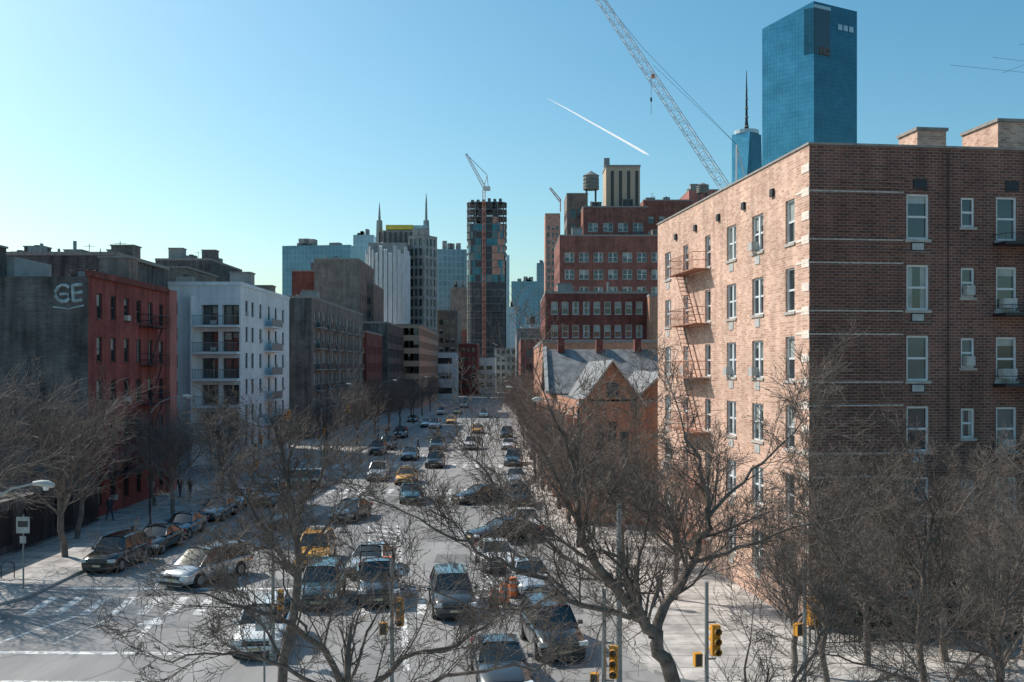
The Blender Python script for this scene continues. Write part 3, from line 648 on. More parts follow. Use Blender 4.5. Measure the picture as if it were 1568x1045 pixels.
mb=MB(); d=520; lattice(mb,W(858,308,d),W(842,288,d),1.2,.8,6,.12,'crane_red'); mb.tube([W(858,325,d),W(858,306,d)],.3,5,'crane_red'); mb.obj('distant_crane')
mb=MB(); cp=[(838,151,.4),(870,168,2.0),(900,185,2.8),(950,213,4.0),(985,233,4.6),(994,238,1)]
for (a,b_,w0),(c_,d_,w1) in zip(cp,cp[1:]):
    p=W(a,b_,3500);q=W(c_,d_,3500); mb.poly([p-up*w0,q-up*w1,q+up*w1,p+up*w0],'contrail_ice')
mb.obj('contrail')
mb=MB(); d=30
for a,b_ in (((1455,100),(1575,112)),((1520,88),(1600,98)),((1535,112),(1600,88)),((1560,68),(1600,70))): mb.tube([W(*a,d),W(*b_,d)],.005,3,'dark_metal')
mb.tube([W(1600,60,d),W(1600,1100,d)],.04,6,'grey_metal')
mb.obj('rooftop_antenna')
# ================================================= TREES
def rotdir(d,ang,rng):
    a=d.orthogonal().normalized(); a=Matrix.Rotation(rng.uniform(0,6.283),3,d)@a
    return (Matrix.Rotation(ang,3,a)@d).normalized()
def branch(mb,p,d,r,L,lvl,rng,rmin=.006,wob=.12,trop=.07,nch=(5,7),mat='bark'):
    n=max(3,min(8,int(L/.3)+1)) if lvl>0 else max(2,min(4,int(L/.2)+1)); pts=[p.copy()]; rad=[r]; dirs=[d.copy()]
    for i in range(n):
        d=(d+Vector((rng.gauss(0,wob),rng.gauss(0,wob),rng.gauss(0,wob)+trop))).normalized()
        p=p+d*L/n; pts.append(p.copy()); rad.append(max(rmin*.6,r*(1-.65*(i+1)/n))); dirs.append(d.copy())
    mb.tube(pts,rad,6 if r>.06 else 4 if r>.025 else 3,mat,False)
    if lvl<=0: return
    k=rng.randint(*nch)
    for j in range(k):
        f=.15+.85*(j+rng.random()*.8)/k; f=min(f,.99); i=int(f*n)
        q=pts[i].lerp(pts[min(i+1,n)],f*n-i)
        branch(mb,q,rotdir(dirs[i],rng.uniform(.45,.95),rng),max(rmin,rad[i]*rng.uniform(.45,.62)),L*rng.uniform(.45,.75)*(1.1-.3*f),lvl-1,rng,rmin,wob,trop,nch,mat)
def smoothpts(pts,rng,sub=4,jit=.03):
    out=[];n=len(pts)
    for i in range(n-1):
        p0=pts[max(0,i-1)];p1=pts[i];p2=pts[i+1];p3=pts[min(n-1,i+2)]
        for k in range(sub):
            t=k/sub; q=.5*((2*p1)+(p2-p0)*t+(2*p0-5*p1+4*p2-p3)*t*t+(3*p1-p0-3*p2+p3)*t**3)
            out.append(q+Vector([rng.gauss(0,jit) for _ in range(3)]) if (i or k) else q)
    out.append(pts[-1]); return out
def limbtree(name,limbs,seed,dens=2.2,bl=1.5,lvl=3,wob=.12,nch=(4,6),rmin=.005,jit=.03,sc=.68):
    rng=random.Random(seed); mb=MB()
    for pts,r0,r1,start in limbs:
        r0*=sc; r1*=sc*.8
        pts=smoothpts([Vector(p) for p in pts],rng,4,jit); n=len(pts)
        rad=[r0+(r1-r0)*i/(n-1) for i in range(n)]
        mb.tube(pts,rad,8 if r0>.08 else 6,'bark')
        L=sum((pts[i+1]-pts[i]).length for i in range(n-1))
        cnt=int(L*dens*(1-start))
        for j in range(cnt):
            f=start+(1-start)*(j+rng.random())/max(1,cnt); i=min(n-2,int(f*(n-1))); d=(pts[i+1]-pts[i]).normalized()
            dd=rotdir(d,rng.uniform(.5,1.1),rng); dd=(dd+Vector((0,0,.3))).normalized()
            branch(mb,pts[i],dd,max(rmin*1.8,min(.03,rad[i]*.45)),bl*rng.uniform(.5,1.3)*(1.15-.4*f),lvl-1,rng,rmin,wob,.06,nch)
        branch(mb,pts[-1],(pts[-1]-pts[-2]).normalized(),r1,bl,lvl-1,rng,rmin,wob,.08,nch)
    return mb.obj(name,smooth=180)
def LW(lst): return [W(*q) for q in lst]
limbtree('bare_tree',[
 (LW([(1085,1500,18),(1060,1180,18),(1030,1045,18),(1005,985,18),(985,950,18)]),.26,.19,.8),
 (LW([(985,950,18),(930,890,17.8),(897,830,17.6),(880,760,17.5),(872,690,17.6),(840,620,17.3)]),.15,.03,.15),
 (LW([(1000,980,18),(1022,920,18.2),(1062,860,18.5),(1086,790,18.4),(1074,720,18.3),(1048,665,18.4)]),.15,.035,.15),
 (LW([(1062,860,18.5),(1130,842,18.8),(1200,812,19),(1265,800,19.3)]),.07,.02,.1),
 (LW([(1086,790,18.4),(1140,735,18.8),(1190,690,18.9),(1230,640,19)]),.06,.018,.1),
 (LW([(975,940,18),(890,925,17.5),(820,880,17),(750,852,16.6),(680,815,16.3),(610,780,16)]),.09,.02,.1),
 (LW([(930,890,17.8),(860,850,18.4),(800,790,18.9),(750,735,19.2),(725,680,19.4)]),.07,.02,.1),
 (LW([(985,950,18),(975,870,18.8),(992,790,19.4),(965,710,19.6)]),.08,.02,.1),
 (LW([(897,830,17.6),(935,760,17),(975,690,16.8)]),.05,.018,.1),
 (LW([(860,905,17.3),(800,930,17),(720,930,16.8),(650,900,16.6)]),.05,.016,.1),
],11,dens=3.3,bl=1.4,lvl=4,nch=(4,6),rmin=.0055)
limbtree('bare_tree',[
 (LW([(425,1120,30),(436,1010,30),(455,880,30),(450,800,30),(441,745,30)]),.22,.10,.5),
 (LW([(455,880,30),(412,820,29.6),(372,760,29.3),(345,715,29.2)]),.12,.03,.1),
 (LW([(450,800,30),(488,735,30.3),(512,680,30.6)]),.10,.03,.1),
 (LW([(441,745,30),(430,690,30),(415,655,30)]),.08,.03,.1),
 (LW([(455,870,30),(500,805,29.2),(545,765,28.8)]),.08,.03,.1),
 (LW([(455,890,30),(420,850,31),(380,835,31.6),(330,810,32)]),.08,.03,.1),
],12,dens=3.2,bl=1.7,lvl=4,rmin=.007,sc=.8,nch=(4,6))
limbtree('bare_tree',[
 (LW([(585,1760,14),(560,1300,14),(545,1120,14),(530,1060,14)]),.2,.14,.9),
 (LW([(530,1060,14),(470,975,13.8),(420,945,13.6),(350,925,13.4),(290,900,13.2)]),.09,.018,.1),
 (LW([(535,1080,14),(440,1020,13.4),(340,1000,13),(250,1010,12.7)]),.07,.016,.1),
 (LW([(540,1080,14),(620,1010,14.2),(700,990,14.6),(770,930,14.8),(775,870,15)]),.08,.016,.1),
 (LW([(530,1060,14),(560,970,14.4),(600,905,14.6)]),.05,.016,.1),
 (LW([(545,1110,14),(680,1040,13.8),(790,1020,13.6),(870,1000,13.4)]),.07,.016,.1),
 (LW([(470,975,13.8),(440,910,14),(425,860,14.2)]),.04,.014,.1),
 (LW([(440,1020,13.4),(400,960,13.2),(370,930,13.1)]),.04,.014,.1),
],13,dens=4.2,bl=.95,lvl=4,nch=(4,5),sc=.58,rmin=.0045)
limbtree('bare_tree',[
 (LW([(1440,1330,22),(1425,1120,22),(1408,980,22),(1415,870,22),(1425,790,22),(1400,730,22)]),.17,.05,.3),
 (LW([(1408,980,22),(1340,905,21.6),(1280,850,21.4),(1250,790,21.3),(1240,730,21.3)]),.08,.02,.1),
 (LW([(1410,950,22),(1480,890,22.4),(1550,840,22.8)]),.08,.02,.1),
 (LW([(1415,880,22),(1370,820,22.5),(1330,760,22.8)]),.06,.02,.1),
 (LW([(1420,830,22),(1470,780,22.5),(1510,730,22.8)]),.06,.02,.1),
 (LW([(1420,1080,22),(1500,1000,21),(1580,930,20.5)]),.08,.02,.1),
],14,dens=3.2,bl=1.5,lvl=4,nch=(4,6),sc=.6,rmin=.0058)
limbtree('bare_tree',[
 (LW([(1262,1180,27),(1264,1000,27),(1262,860,27),(1255,770,27),(1262,700,27)]),.15,.03,.3),
 (LW([(1264,950,27),(1310,880,27),(1350,800,27)]),.06,.02,.1),
 (LW([(1263,960,27),(1215,890,27.3),(1180,830,27.5)]),.06,.02,.1),
],15,dens=3.2,bl=1.6,lvl=4,rmin=.0065,nch=(4,6))
limbtree('bare_tree',[
 (LW([(1560,1400,19),(1545,1150,19),(1530,1000,19),(1545,900,19)]),.16,.06,.4),
 (LW([(1530,1010,19),(1460,970,18.6),(1390,940,18.3)]),.07,.02,.1),
 (LW([(1540,1100,19),(1440,1060,18.4),(1330,1020,18),(1250,1000,17.8)]),.08,.02,.1),
 (LW([(1540,920,19),(1600,830,19.5),(1620,760,20)]),.07,.02,.1),
],16,dens=3.2,bl=1.35,lvl=4,nch=(4,6),sc=.6,rmin=.0055)
limbtree('bare_tree',[
 (LW([(1150,1500,17),(1165,1250,17),(1170,1120,17)]),.13,.08,.6),
 (LW([(1170,1120,17),(1220,1040,17),(1270,960,17.2),(1290,880,17.4)]),.07,.02,.1),
 (LW([(1170,1120,17),(1140,1050,16.8),(1150,970,16.6)]),.06,.02,.1),
 (LW([(1170,1130,17),(1280,1070,16.6),(1370,1030,16.4)]),.06,.02,.1),
],17,dens=3.2,bl=1.1,lvl=4,nch=(3,5))
def streettree(seed,h,lvl=4):
    rng=random.Random(seed); mb=MB(); p=Vector((0,0,0)); pts=[p]; k=6; hh=h*.36
    for i in range(k): p=p+Vector((rng.gauss(0,.06),rng.gauss(0,.06),hh/k)); pts.append(p)
    mb.tube(pts,[h*.015-(h*.004)*i/k for i in range(k+1)],8,'bark_far')
    for j in range(12):
        d=Vector((math.cos(j*.55*2+rng.random()),math.sin(j*.55*2+rng.random()),rng.uniform(.6,2.2))).normalized()
        branch(mb,pts[-1-(j%4)],d,h*.0072,h*.33*rng.uniform(.75,1.15),lvl-1,rng,.0095,.11,.05,(4,7),'bark_far')
    return mb.mesh('street_tree_mesh',smooth=180)
ST=[streettree(21,12),streettree(22,12),streettree(23,12)]
for x,y,h,k in ((-27.3,47,15,0),(-25.6,57,13,1),(-29,52,14.5,2),(-27.5,63,12.5,1),(-24.5,72,11,0),(-24.3,84,10.5,2),(-28,78,10,1),(-26,112,9,1),(-23,122,10,0),(-21.5,138,11,2),(-21,152,12,1),(-20.5,166,13,0),(-20.5,182,12,2),(-20,200,12,1),(-20,222,12,0),(-20,245,12,2),
    (4.2,62,10,1),(3.9,69,10.5,2),(3.6,76,10.5,1),(2.7,88,11.5,0),(2.4,101,12,2),(2.2,116,12.5,1),(2.0,132,13,0),(1.8,150,13,2),(1.6,170,13,1),(1.5,192,12,0),(1.2,220,12,2),(1,250,12,1),(-1,300,12,0),
    (6.2,55,9.5,2),(7.6,46.5,9.5,0),(13.0,36.4,9,1),(16,36.8,9.5,0),(19,37,10,2),(10.0,35.4,8,0),(22.5,36,10,1),(15,30.5,8.5,2),(19,30,9,0),(23,31,9.5,1)):
    link('bare_street_tree',ST[k],(x,y,.1),R.uniform(0,6.28),h/12)
mb=MB(); rg=random.Random(5)
for i in range(9000):
    s=rg.uniform(1,19); o=rg.gauss(1.4,.5); z=abs(rg.gauss(0,1))*.9+.15; 
    if math.sin(s*2.1)+math.sin(s*.9+1)<-.7 or z>1.7+.8*math.sin(s*1.7): continue
    c=A0+tx*s-ty*o+up*z; a=Vector([rg.gauss(0,1) for _ in range(3)]).normalized()*.09; b_=Vector([rg.gauss(0,1) for _ in range(3)]).normalized()*.07
    mb.poly([c-a,c-b_,c+a,c+b_],'leaf_dark')
mb.obj('hedge')
mb=MB(); s=-1
while s<20: mb.tube([A0+tx*s-ty*2.4,A0+tx*s-ty*2.4+up*1.3],.02,4,'dark_metal'); s+=.2
for h in (.25,1.2): mb.tube([A0-tx*1-ty*2.4+up*h,A0+tx*20-ty*2.4+up*h],.025,4,'dark_metal')
mb.obj('iron_fence')
# ================================================= VEHICLES
def car(kind,paint):
    mb=MB()
    S=dict(
     sedan=dict(L=4.75,w=1.84,H=1.45,prof=[(-.5,.56,.78),(-.488,.68,.87),(-.45,.76,.94),(-.32,.86,1),(-.2,.94,1),(0,.96,1),(.2,.98,1),(.34,1.02,.99),(.44,1.0,.94),(.49,.9,.88),(.5,.6,.84)],g=(-.2,-.04,.17,.36)),
     suv=dict(L=4.7,w=1.9,H=1.74,prof=[(-.5,.62,.82),(-.49,.82,.9),(-.45,.94,.95),(-.32,1.02,1),(-.22,1.07,1),(0,1.09,1),(.3,1.1,1),(.46,1.08,.96),(.49,1.0,.92),(.5,.6,.88)],g=(-.23,-.09,.38,.485)),
     van=dict(L=5.1,w=1.98,H=1.78,prof=[(-.5,.6,.78),(-.485,.75,.88),(-.44,.88,.95),(-.34,1.0,1),(-.26,1.06,1),(0,1.06,1),(.3,1.07,1),(.46,1.06,.96),(.49,.98,.93),(.5,.6,.9)],g=(-.32,-.12,.42,.49)),
     pickup=dict(L=5.5,w=1.95,H=1.82,prof=[(-.5,.7,.85),(-.49,.9,.92),(-.45,1.0,.97),(-.3,1.06,1),(-.2,1.1,1),(.0,1.1,1),(.14,1.1,1)],g=(-.21,-.11,.06,.12)))[kind]
    L,w,Hh=S['L'],S['w']/2,S['H']
    rings=[]
    for f,zt,wf in S['prof']:
        ww=w*wf; y=f*L; h=[(0,zt+.03),(.5*ww,zt+.02),(.84*ww,zt-.03),(.96*ww,zt-.12),(1.0*ww,zt*.62+.1),(.985*ww,.42),(.95*ww,.3),(.8*ww,.2)]
        ring=[(x,y,z) for x,z in h]+[(-x,y,z) for x,z in reversed(h[1:])]; rings.append(ring)
    n=len(rings[0])
    for i in range(len(rings)-1):
        for k in range(n):
            k2=(k+1)%n; mt='plastic' if k in (6,7,8) else paint
            mb.poly([rings[i][k],rings[i+1][k],rings[i+1][k2],rings[i][k2]],mt)
    mb.poly(rings[0],'plastic' if kind!='van' else paint); mb.poly(rings[-1][::-1],paint)
    a,b_,c,d=[q*L for q in S['g']]
    zb=max(p[1] for p in S['prof'])-.06; wb=w*.9; wt=w*.70
    Bp=[(-wb,a+.12,zb),(0,a-.06,zb),(wb,a+.12,zb),(wb,d-.05,zb),(0,d+.03,zb),(-wb,d-.05,zb)]
    zr=Hh-.04
    Tp=[(-wt,b_+.05,zr-.03),(0,b_-.04,zr),(wt,b_+.05,zr-.03),(wt,c-.03,zr-.03),(0,c+.03,zr),(-wt,c-.03,zr-.03)]
    for i in range(6):
        j=(i+1)%6; mb.poly([Bp[i],Bp[j],Tp[j],Tp[i]],'car_glass')
    rows=[]
    for f in (0,.15,.5,.85,1):
        y=b_-.02+(c-b_+.04)*f; cr=.05*math.sin(math.pi*min(max(f,.08),.92))
        rows.append([(-wt-.02,y,zr-.04),(-wt*.8,y,zr+.01+cr*.5),(0,y,zr+.02+cr),(wt*.8,y,zr+.01+cr*.5),(wt+.02,y,zr-.04)])
    for i in range(4):
        for k in range(4): mb.poly([rows[i][k],rows[i][k+1],rows[i+1][k+1],rows[i+1][k]],paint)
    V=Vector
    for sx in (-1,1):
        T0=V((sx*wt,b_+.05,zr-.03)); T1=V((sx*wt,c-.03,zr-.03)); B0=V((sx*wb,a+.12,zb)); B1=V((sx*wb,d-.05,zb))
        mb.tube([B0,T0,T1,B1],.04,5,paint)
        for f in ((.45,) if kind=='sedan' else (.33,.68) if kind!='pickup' else (.55,)):
            mb.tube([B0.lerp(B1,f),T0.lerp(T1,f)],.03,4,'plastic')
        zf=S['prof'][1][1]
        mb.obox((sx*w*.80-.17,-L/2-.012,zf-.16),(.34,0,0),(0,.22,0),(0,0,.15),'lamp_clear')
        mb.obox((sx*w*.80-.13,L/2-.16,zf-.02),(.26,0,0),(0,.2,0),(0,0,.22),'lamp_red')
        mb.obox((sx*(w+.09)-.09,a+.42,zb-.02),(.18,0,0),(0,.1,0),(0,0,.14),paint)
        for f in (-.31,.29):
            y=f*L; rw=.33 if kind=='sedan' else .37
            mb.tube([(sx*(w-.3),y,rw+.02),(sx*(w+.006),y,rw+.02)],rw+.06,18,'plastic')
            mb.tube([(sx*(w-.22),y,rw),(sx*(w+.018),y,rw)],rw,18,'tyre'); mb.tube([(sx*(w-.1),y,rw),(sx*(w+.024),y,rw)],rw*.62,12,'rim')
        for f in (-.12,.08): mb.obox((sx*(w+.002)-.004,f*L,.45),(.008,0,0),(0,.012,0),(0,0,.5),'plastic')
        for f in (-.05,.15): mb.obox((sx*(w+.012)-.012,f*L,.78),(.024,0,0),(0,.14,0),(0,0,.03),'rim')
    zf=S['prof'][1][1]
    mb.box(-w*.52,w*.52,-L/2-.02,-L/2+.1,zf-.2,zf-.06,'plastic'); mb.box(-w*.75,w*.75,-L/2-.03,-L/2+.1,.24,.38,'plastic'); mb.box(-w*.82,w*.82,-L/2-.035,-L/2+.08,.4,zf-.24,paint)
    mb.box(-.22,.22,-L/2-.05,-L/2-.036,.42,.53,'plate'); mb.box(-w*.52,w*.52,-L/2-.028,-L/2,zf-.135,zf-.12,'rim')
    if kind=='pickup':
        y0=.14*L;y1=.5*L
        mb.box(-w,w,y0,y1,.35,.75,'bed_dark'); mb.box(-w,-w+.08,y0,y1,.751,1.1,paint); mb.box(w-.08,w,y0,y1,.751,1.1,paint); mb.box(-w+.08,w-.08,y1-.08,y1,.751,1.1,paint)
        for x in (-.8,.8):
            for y in (y0+.1,y1-.1): mb.tube([(x,y,1.1),(x,y,2.0)],.03,4,'dark_metal')
        mb.tube([(-.8,y0+.1,2),(.8,y0+.1,2),(.8,y1-.1,2),(-.8,y1-.1,2),(-.8,y0+.1,2)],.03,4,'dark_metal')
        for i in range(8): x=R.uniform(-.6,.3);y=R.uniform(y0+.2,y1-.8); mb.box(x,x+.4,y,y+.5,.76,R.uniform(.95,1.6),R.choice(['cone_orange','grey_metal','bed_dark','white_stucco']))
    if paint=='car_taxi':
        zz=Hh+.03; ym=(b_+c)/2; mb.box(-.4,.4,ym-.1,ym+.1,zz,zz+.16,'frame_white'); mb.box(-.15,.15,ym-.11,ym+.11,zz+.02,zz+.18,'trim_pale')
    return mb.mesh('car_'+kind+paint,smooth=38,merge=True)
CM={}
def getcar(k,p):
    if (k,p) not in CM: CM[(k,p)]=car(k,p)
    return CM[(k,p)]
def put(u,v,kind,col,rz=None,name='car'):
    d=16764/(v-562); x=X(u,d)
    if rz is None: rz=math.radians(8+R.uniform(-2,2)) if d<80 else math.radians(-1+R.uniform(-1.5,1.5))
    link(name,getcar(kind,'car_'+col),(x-math.sin(rz)*2.2,d+2.2,.0),rz)
rd=math.radians
for a in [(150,880,'suv','black',rd(-4),'parked_car'),(219,852,'sedan','black',rd(-2),'parked_car'),(262,828,'sedan','blue',rd(-2),'parked_car'),
 (268,903,'van','silver',rd(-24),'minivan'),(318,800,'sedan','blue',rd(-2),'parked_car'),(405,778,'suv','blue',rd(0),'car'),(352,782,'sedan','silver',rd(0),'parked_car'),(433,812,'sedan','teal',None,'car'),
 (576,738,'suv','silver',None,'suv'),(619,744,'sedan','taxi',None,'taxi'),(630,773,'sedan','teal',None,'car'),(522,802,'sedan','dkgrey',rd(-10),'car'),
 (476,874,'suv','taxi',rd(4),'taxi'),(552,888,'sedan','silver',rd(-6),'car'),(580,930,'pickup','dkgrey',None,'pickup_truck'),(484,938,'suv','teal',rd(4),'suv'),
 (697,952,'suv','dkgrey',None,'suv'),(700,775,'sedan','black',rd(-55),'car'),(722,838,'sedan','black',rd(-60),'car'),(664,718,'suv','black',None,'suv'),(625,706,'sedan','blue',None,'car'),
 (667,692,'suv','teal',None,'suv'),(664,657,'van','white',None,'van'),(651,655,'sedan','silver',None,'car'),(690,650,'sedan','taxi',None,'taxi'),(575,698,'suv','black',None,'parked_car'),(590,690,'suv','dkgrey',None,'parked_car'),
 (392,1012,'suv','white',rd(6),'suv'),(862,1016,'suv','black',None,'suv'),(822,918,'sedan','silver',None,'parked_car'),(812,820,'sedan','white',None,'parked_car'),(800,780,'suv','black',None,'parked_car'),
 (775,1075,'sedan','dkgrey',None,'car'),(768,880,'sedan','white',None,'car'),(790,745,'sedan','silver',None,'parked_car'),(785,715,'suv','blue',None,'parked_car'),(778,690,'sedan','white',None,'parked_car'),(775,672,'suv','black',None,'parked_car'),
 (720,690,'suv','white',None,'van'),(700,635,'sedan','taxi',None,'taxi'),(675,636,'suv','white',None,'car'),(710,625,'van','silver',None,'van'),(730,665,'sedan','taxi',None,'taxi'),(410,752,'van','champ',rd(-80),'van'),
 (610,672,'suv','teal',None,'car'),(630,648,'sedan','black',None,'parked_car'),(740,640,'van','white',None,'van')]:
    put(*a)
# ================================================= STREET FURNITURE
def lamp(x,y,side,h=9.0,arm=3.0,drop=.45,hs=1.0):
    mb=MB(); mb.tube([(0,0,0),(0,0,.5),(0,0,.52),(0,0,h-.6)],[.14,.13,.08,.045],8,'dark_metal' if hs==1 else 'grey_metal')
    mb.tube([(0,0,h-1.2),(side*arm*.3,0,h-drop),(side*arm*.7,0,h-drop*.3),(side*arm,0,h-.05)],.03,6,'grey_metal')
    mb.tube([(side*(arm-.05),0,h-.05),(side*(arm+.15),0,h-.04),(side*(arm+.4*hs),0,h-.07),(side*(arm+.6*hs),0,h-.1)],[.05,.1*hs,.13*hs,.05],8,'ac_unit'); mb.tube([(side*(arm+.35*hs),0,h-.12),(side*(arm+.35*hs),0,h-.22)],[.11*hs,.06],8,'lamp_clear')
    mb.obj('street_lamp',smooth=50,loc=(x,y,.12))
lamp(X(-62,25),25,1,8.0,1.9,.6,.8)
for x,y in ((-24,66),(-20.8,112),(-19.5,145),(-18.8,190)): lamp(x,y,1,9,2.2)
for x,y in ((4.0,60),(2.2,95),(1.6,135),(1.2,180)): lamp(x,y,-1,9,2.2)
def signal(x,y,z,rz=0,top=4.6,arm=0):
    mb=MB(); mb.tube([(0,0,0),(0,0,.3),(0,0,.32),(0,0,top)],[.16,.14,.07,.06],8,'grey_metal')
    bx=.28
    def head(hx,hz):
        for k in range(3):
            z_=hz+k*.31
            mb.box(hx-.12,hx+.12,-.11,.11,z_,z_+.295,'signal_yellow')
            for q in (-1,1):
                mb.tube([(hx,q*.111,z_+.15),(hx,q*.27,z_+.14)],.11,10,'signal_yellow',False); mb.tube([(hx,q*.11,z_+.15),(hx,q*.125,z_+.15)],.095,10,'lens_dark')
    mb.tube([(0,0,z-.1),(bx,0,z-.1),(bx,0,z)],.03,4,'grey_metal',False); mb.tube([(0,0,z+1.0),(bx,0,z+1.0),(bx,0,z+.92)],.03,4,'grey_metal',False)
    head(bx,z)
    mb.box(-.4,-.16,-.1,.1,z-.3,z+.1,'signal_yellow'); mb.box(-.37,-.19,-.105,-.101,z-.27,z+.07,'lens_dark')
    if arm:
        mb.tube([(0,0,top-.2),(arm*.6,0,top+.4),(arm,0,top+.5)],.05,6,'grey_metal'); head(arm,top-.5)
    mb.obj('traffic_signal',loc=(x,y,.12),rz=rz)
for u,v,d in ((600,945,33),(1082,990,30),(1232,945,33),(925,1022,29),(418,930,37)):
    signal(X(u,d),d,Z(v,d)-.4,R.uniform(-.5,.5)+(.6 if u>1000 else 0),4.4)
for u,v,d in ((396,676,98),(492,665,112),(388,715,92),(668,662,150),(722,655,150)): signal(X(u,d),d,Z(v,d)-.4,0,6.2,3 if u<500 else 0)
mb=MB(); mb.tube([(0,0,0),(0,0,6.2)],[.11,.08],8,'grey_metal'); mb.box(-.5,.5,-.05,-.02,3.4,3.65,'leaf_dark'); mb.box(-.02,.02,-.6,.4,3.7,3.95,'leaf_dark'); mb.obj('street_sign',loc=(X(948,34),34,.12))
mb=MB(); mb.tube([(0,0,0),(0,0,3.6)],.04,6,'grey_metal'); mb.box(-.33,.33,-.06,-.03,2.7,3.5,'ac_unit'); mb.box(-.25,.25,-.065,-.061,3.0,3.3,'frame_dark'); mb.box(-.15,.15,-.06,-.03,2.2,2.55,'trim_pale'); mb.obj('traffic_sign',loc=(X(36,49),49,.12))
mb=MB(); mb.tube([(0,0,0),(0,0,2.9)],.04,6,'grey_metal'); mb.box(-.3,.3,-.06,-.03,2.0,2.8,'ac_unit'); mb.obj('traffic_sign',loc=(X(405,34),34,0),rz=.2)
mb=MB(); mb.tube([(0,0,0),(0,0,.7),(.15,0,.85),(.45,0,.85),(.6,0,.7),(.6,0,0)],.03,6,'dark_metal'); mb.obj('bike_rack',loc=(X(2,51),51,.13),rz=.5)
bm_=MB(); 
for z0,z1_,r0,r1,m_ in ((0,.08,.3,.3,'plastic'),(.08,.35,.24,.23,'cone_orange'),(.35,.45,.23,.225,'trim_pale'),(.45,.7,.225,.215,'cone_orange'),(.7,.8,.215,.21,'trim_pale'),(.8,.95,.21,.18,'cone_orange')): bm_.tube([(0,0,z0),(0,0,z1_)],[r0,r1],12,m_)
bme=bm_.mesh('barrel')
for u,v in ((757,935),(772,925),(786,915)): d=16764/(v-562); link('traffic_barrel',bme,(X(u,d),d,0))
hy=MB(); hy.tube([(0,0,0),(0,0,.1),(0,0,.12),(0,0,.6),(0,0,.75),(0,0,.82)],[.16,.16,.11,.11,.08,.02],10,'dark_metal'); hy.tube([(-.2,0,.5),(.2,0,.5)],.06,8,'grey_metal'); hy.obj('fire_hydrant',loc=(-24,63,.13))
# ================================================= PEOPLE
def person(name,loc,rz,jac,step=.25):
    me=bpy.data.meshes.new('body')
    v=[(0,0,.95),(0,0,1.2),(0,.0,1.42),(0,-.01,1.52),(0,-.02,1.63),(0,-.02,1.73),
       (.19,0,1.42),(.25,.05,1.15),(.23,-.1,.93),(-.19,0,1.42),(-.25,-.05,1.15),(-.23,-.14,.95),
       (.1,0,.9),(.1,-step*.6,.5),(.1,-step,.08),(.1,-step-.14,.04),(-.1,0,.9),(-.1,step*.35,.5),(-.1,step,.1),(-.1,step-.12,.04)]
    e=[(0,1),(1,2),(2,3),(3,4),(4,5),(2,6),(6,7),(7,8),(2,9),(9,10),(10,11),(0,12),(12,13),(13,14),(14,15),(0,16),(16,17),(17,18),(18,19)]
    rad=[.15,.15,.15,.06,.095,.07,.07,.055,.035,.07,.055,.035,.1,.07,.05,.04,.1,.07,.05,.04]
    me.from_pydata(v,e,[]); o=bpy.data.objects.new(name,me); scene.collection.objects.link(o)
    o.modifiers.new('s','SKIN')
    for i,r in enumerate(rad): me.skin_vertices[0].data[i].radius=(r,r*.8)
    me.skin_vertices[0].data[0].use_root=True
    ss=o.modifiers.new('ss','SUBSURF'); ss.levels=1; ss.render_levels=1
    dg=bpy.context.evaluated_depsgraph_get(); nm=bpy.data.meshes.new_from_object(o.evaluated_get(dg)); o.modifiers.clear(); o.data=nm
    nm.materials.clear()
    for mt in (jac,'trousers','skin','hair','plastic'): nm.materials.append(M[mt])
    for p in nm.polygons:
        z=p.center.z; x=abs(p.center.x); i=0
        if z>1.66 or (z>1.55 and p.center.y>.03): i=3
        elif z>1.5: i=2
        elif x>.17 and z<1.0: i=2
        elif z<.12: i=4
        elif z<.88: i=1
        p.material_index=i; p.use_smooth=True
    o.location=loc; o.rotation_euler=(0,0,rz)
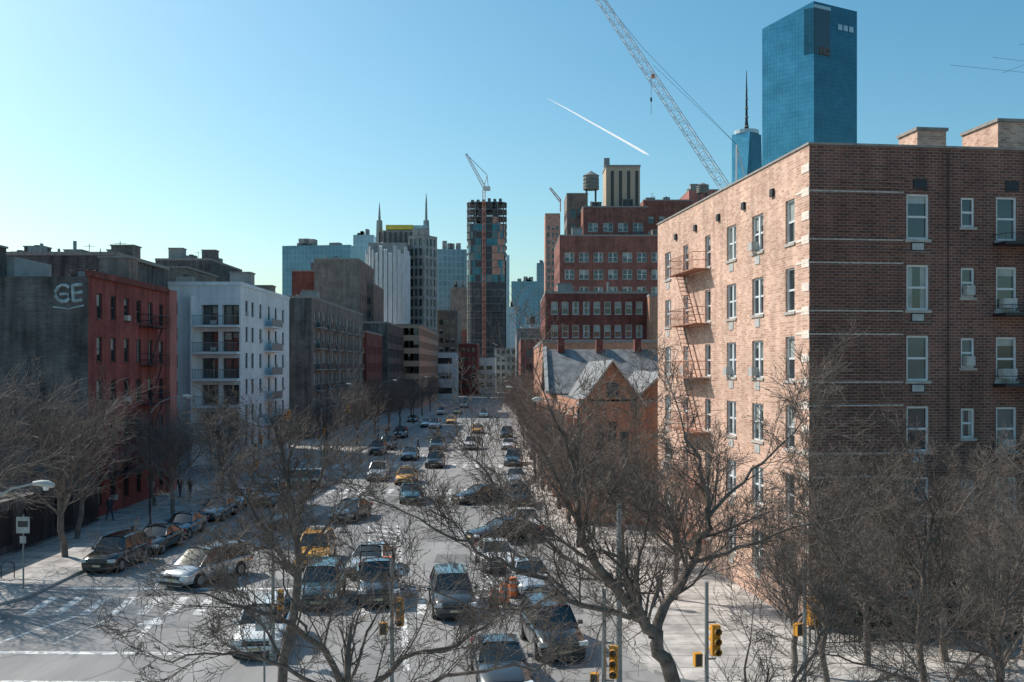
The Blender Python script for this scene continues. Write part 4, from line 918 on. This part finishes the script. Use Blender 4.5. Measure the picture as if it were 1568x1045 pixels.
try:
    for u,v,rz,j in ((609,672,.3,'jacket_dark'),(618,671,1.8,'jacket_dark'),(592,673,2.9,'jacket_red'),(276,764,0,'jacket_dark'),(291,766,3,'jacket_dark'),(168,800,1,'jacket_dark'),(640,690,1.5,'jacket_dark'),(1010,935,1.0,'jacket_dark')):
        d=16764/(v-562); person('pedestrian',(X(u,d),d,.13 if (u<620 or u>900) else 0),rz,j)
except Exception as ex: print('person',ex)
# ================================================= LIGHT / SKY / CAMERA
az,el=math.radians(-58),math.radians(41)
S=Vector((math.sin(az)*math.cos(el),math.cos(az)*math.cos(el),math.sin(el)))
ld=bpy.data.lights.new('sun','SUN'); ld.energy=5; ld.angle=math.radians(.53); ld.color=(1,.93,.85)
lo=bpy.data.objects.new('sun',ld); scene.collection.objects.link(lo); lo.rotation_euler=S.to_track_quat('Z','Y').to_euler()
wd=bpy.data.worlds.new('World'); scene.world=wd; wd.use_nodes=True; nt=wd.node_tree; bg=nt.nodes['Background']
sky=nt.nodes.new('ShaderNodeTexSky'); sky.sky_type='NISHITA'; sky.sun_disc=False; sky.sun_elevation=el; sky.sun_rotation=az%(2*math.pi)
sky.air_density=1.0; sky.dust_density=1.6; sky.ozone_density=1.2
hs=nt.nodes.new('ShaderNodeHueSaturation'); hs.inputs['Saturation'].default_value=1.32; hs.inputs['Hue'].default_value=.487
mx=nt.nodes.new('ShaderNodeMixRGB'); mx.blend_type='MULTIPLY'; mx.inputs[0].default_value=1; mx.inputs[2].default_value=(.86,1.02,.98,1)
nt.links.new(sky.outputs[0],hs.inputs['Color']); nt.links.new(hs.outputs[0],mx.inputs[1]); nt.links.new(mx.outputs[0],bg.inputs['Color']); bg.inputs['Strength'].default_value=.15
cd=bpy.data.cameras.new('camera'); cam=bpy.data.objects.new('camera',cd); scene.collection.objects.link(cam)
cam.location=(0,0,H); cam.rotation_euler=(math.radians(90),0,0); cd.lens=35; cd.sensor_width=36; cd.shift_y=39.5/1568; cd.clip_end=30000; cd.clip_start=.1
scene.camera=cam
scene.view_settings.view_transform='Standard'; scene.view_settings.look='None'; scene.view_settings.exposure=0
print('faces',sum(len(o.data.polygons) for o in scene.objects if o.type=='MESH'))
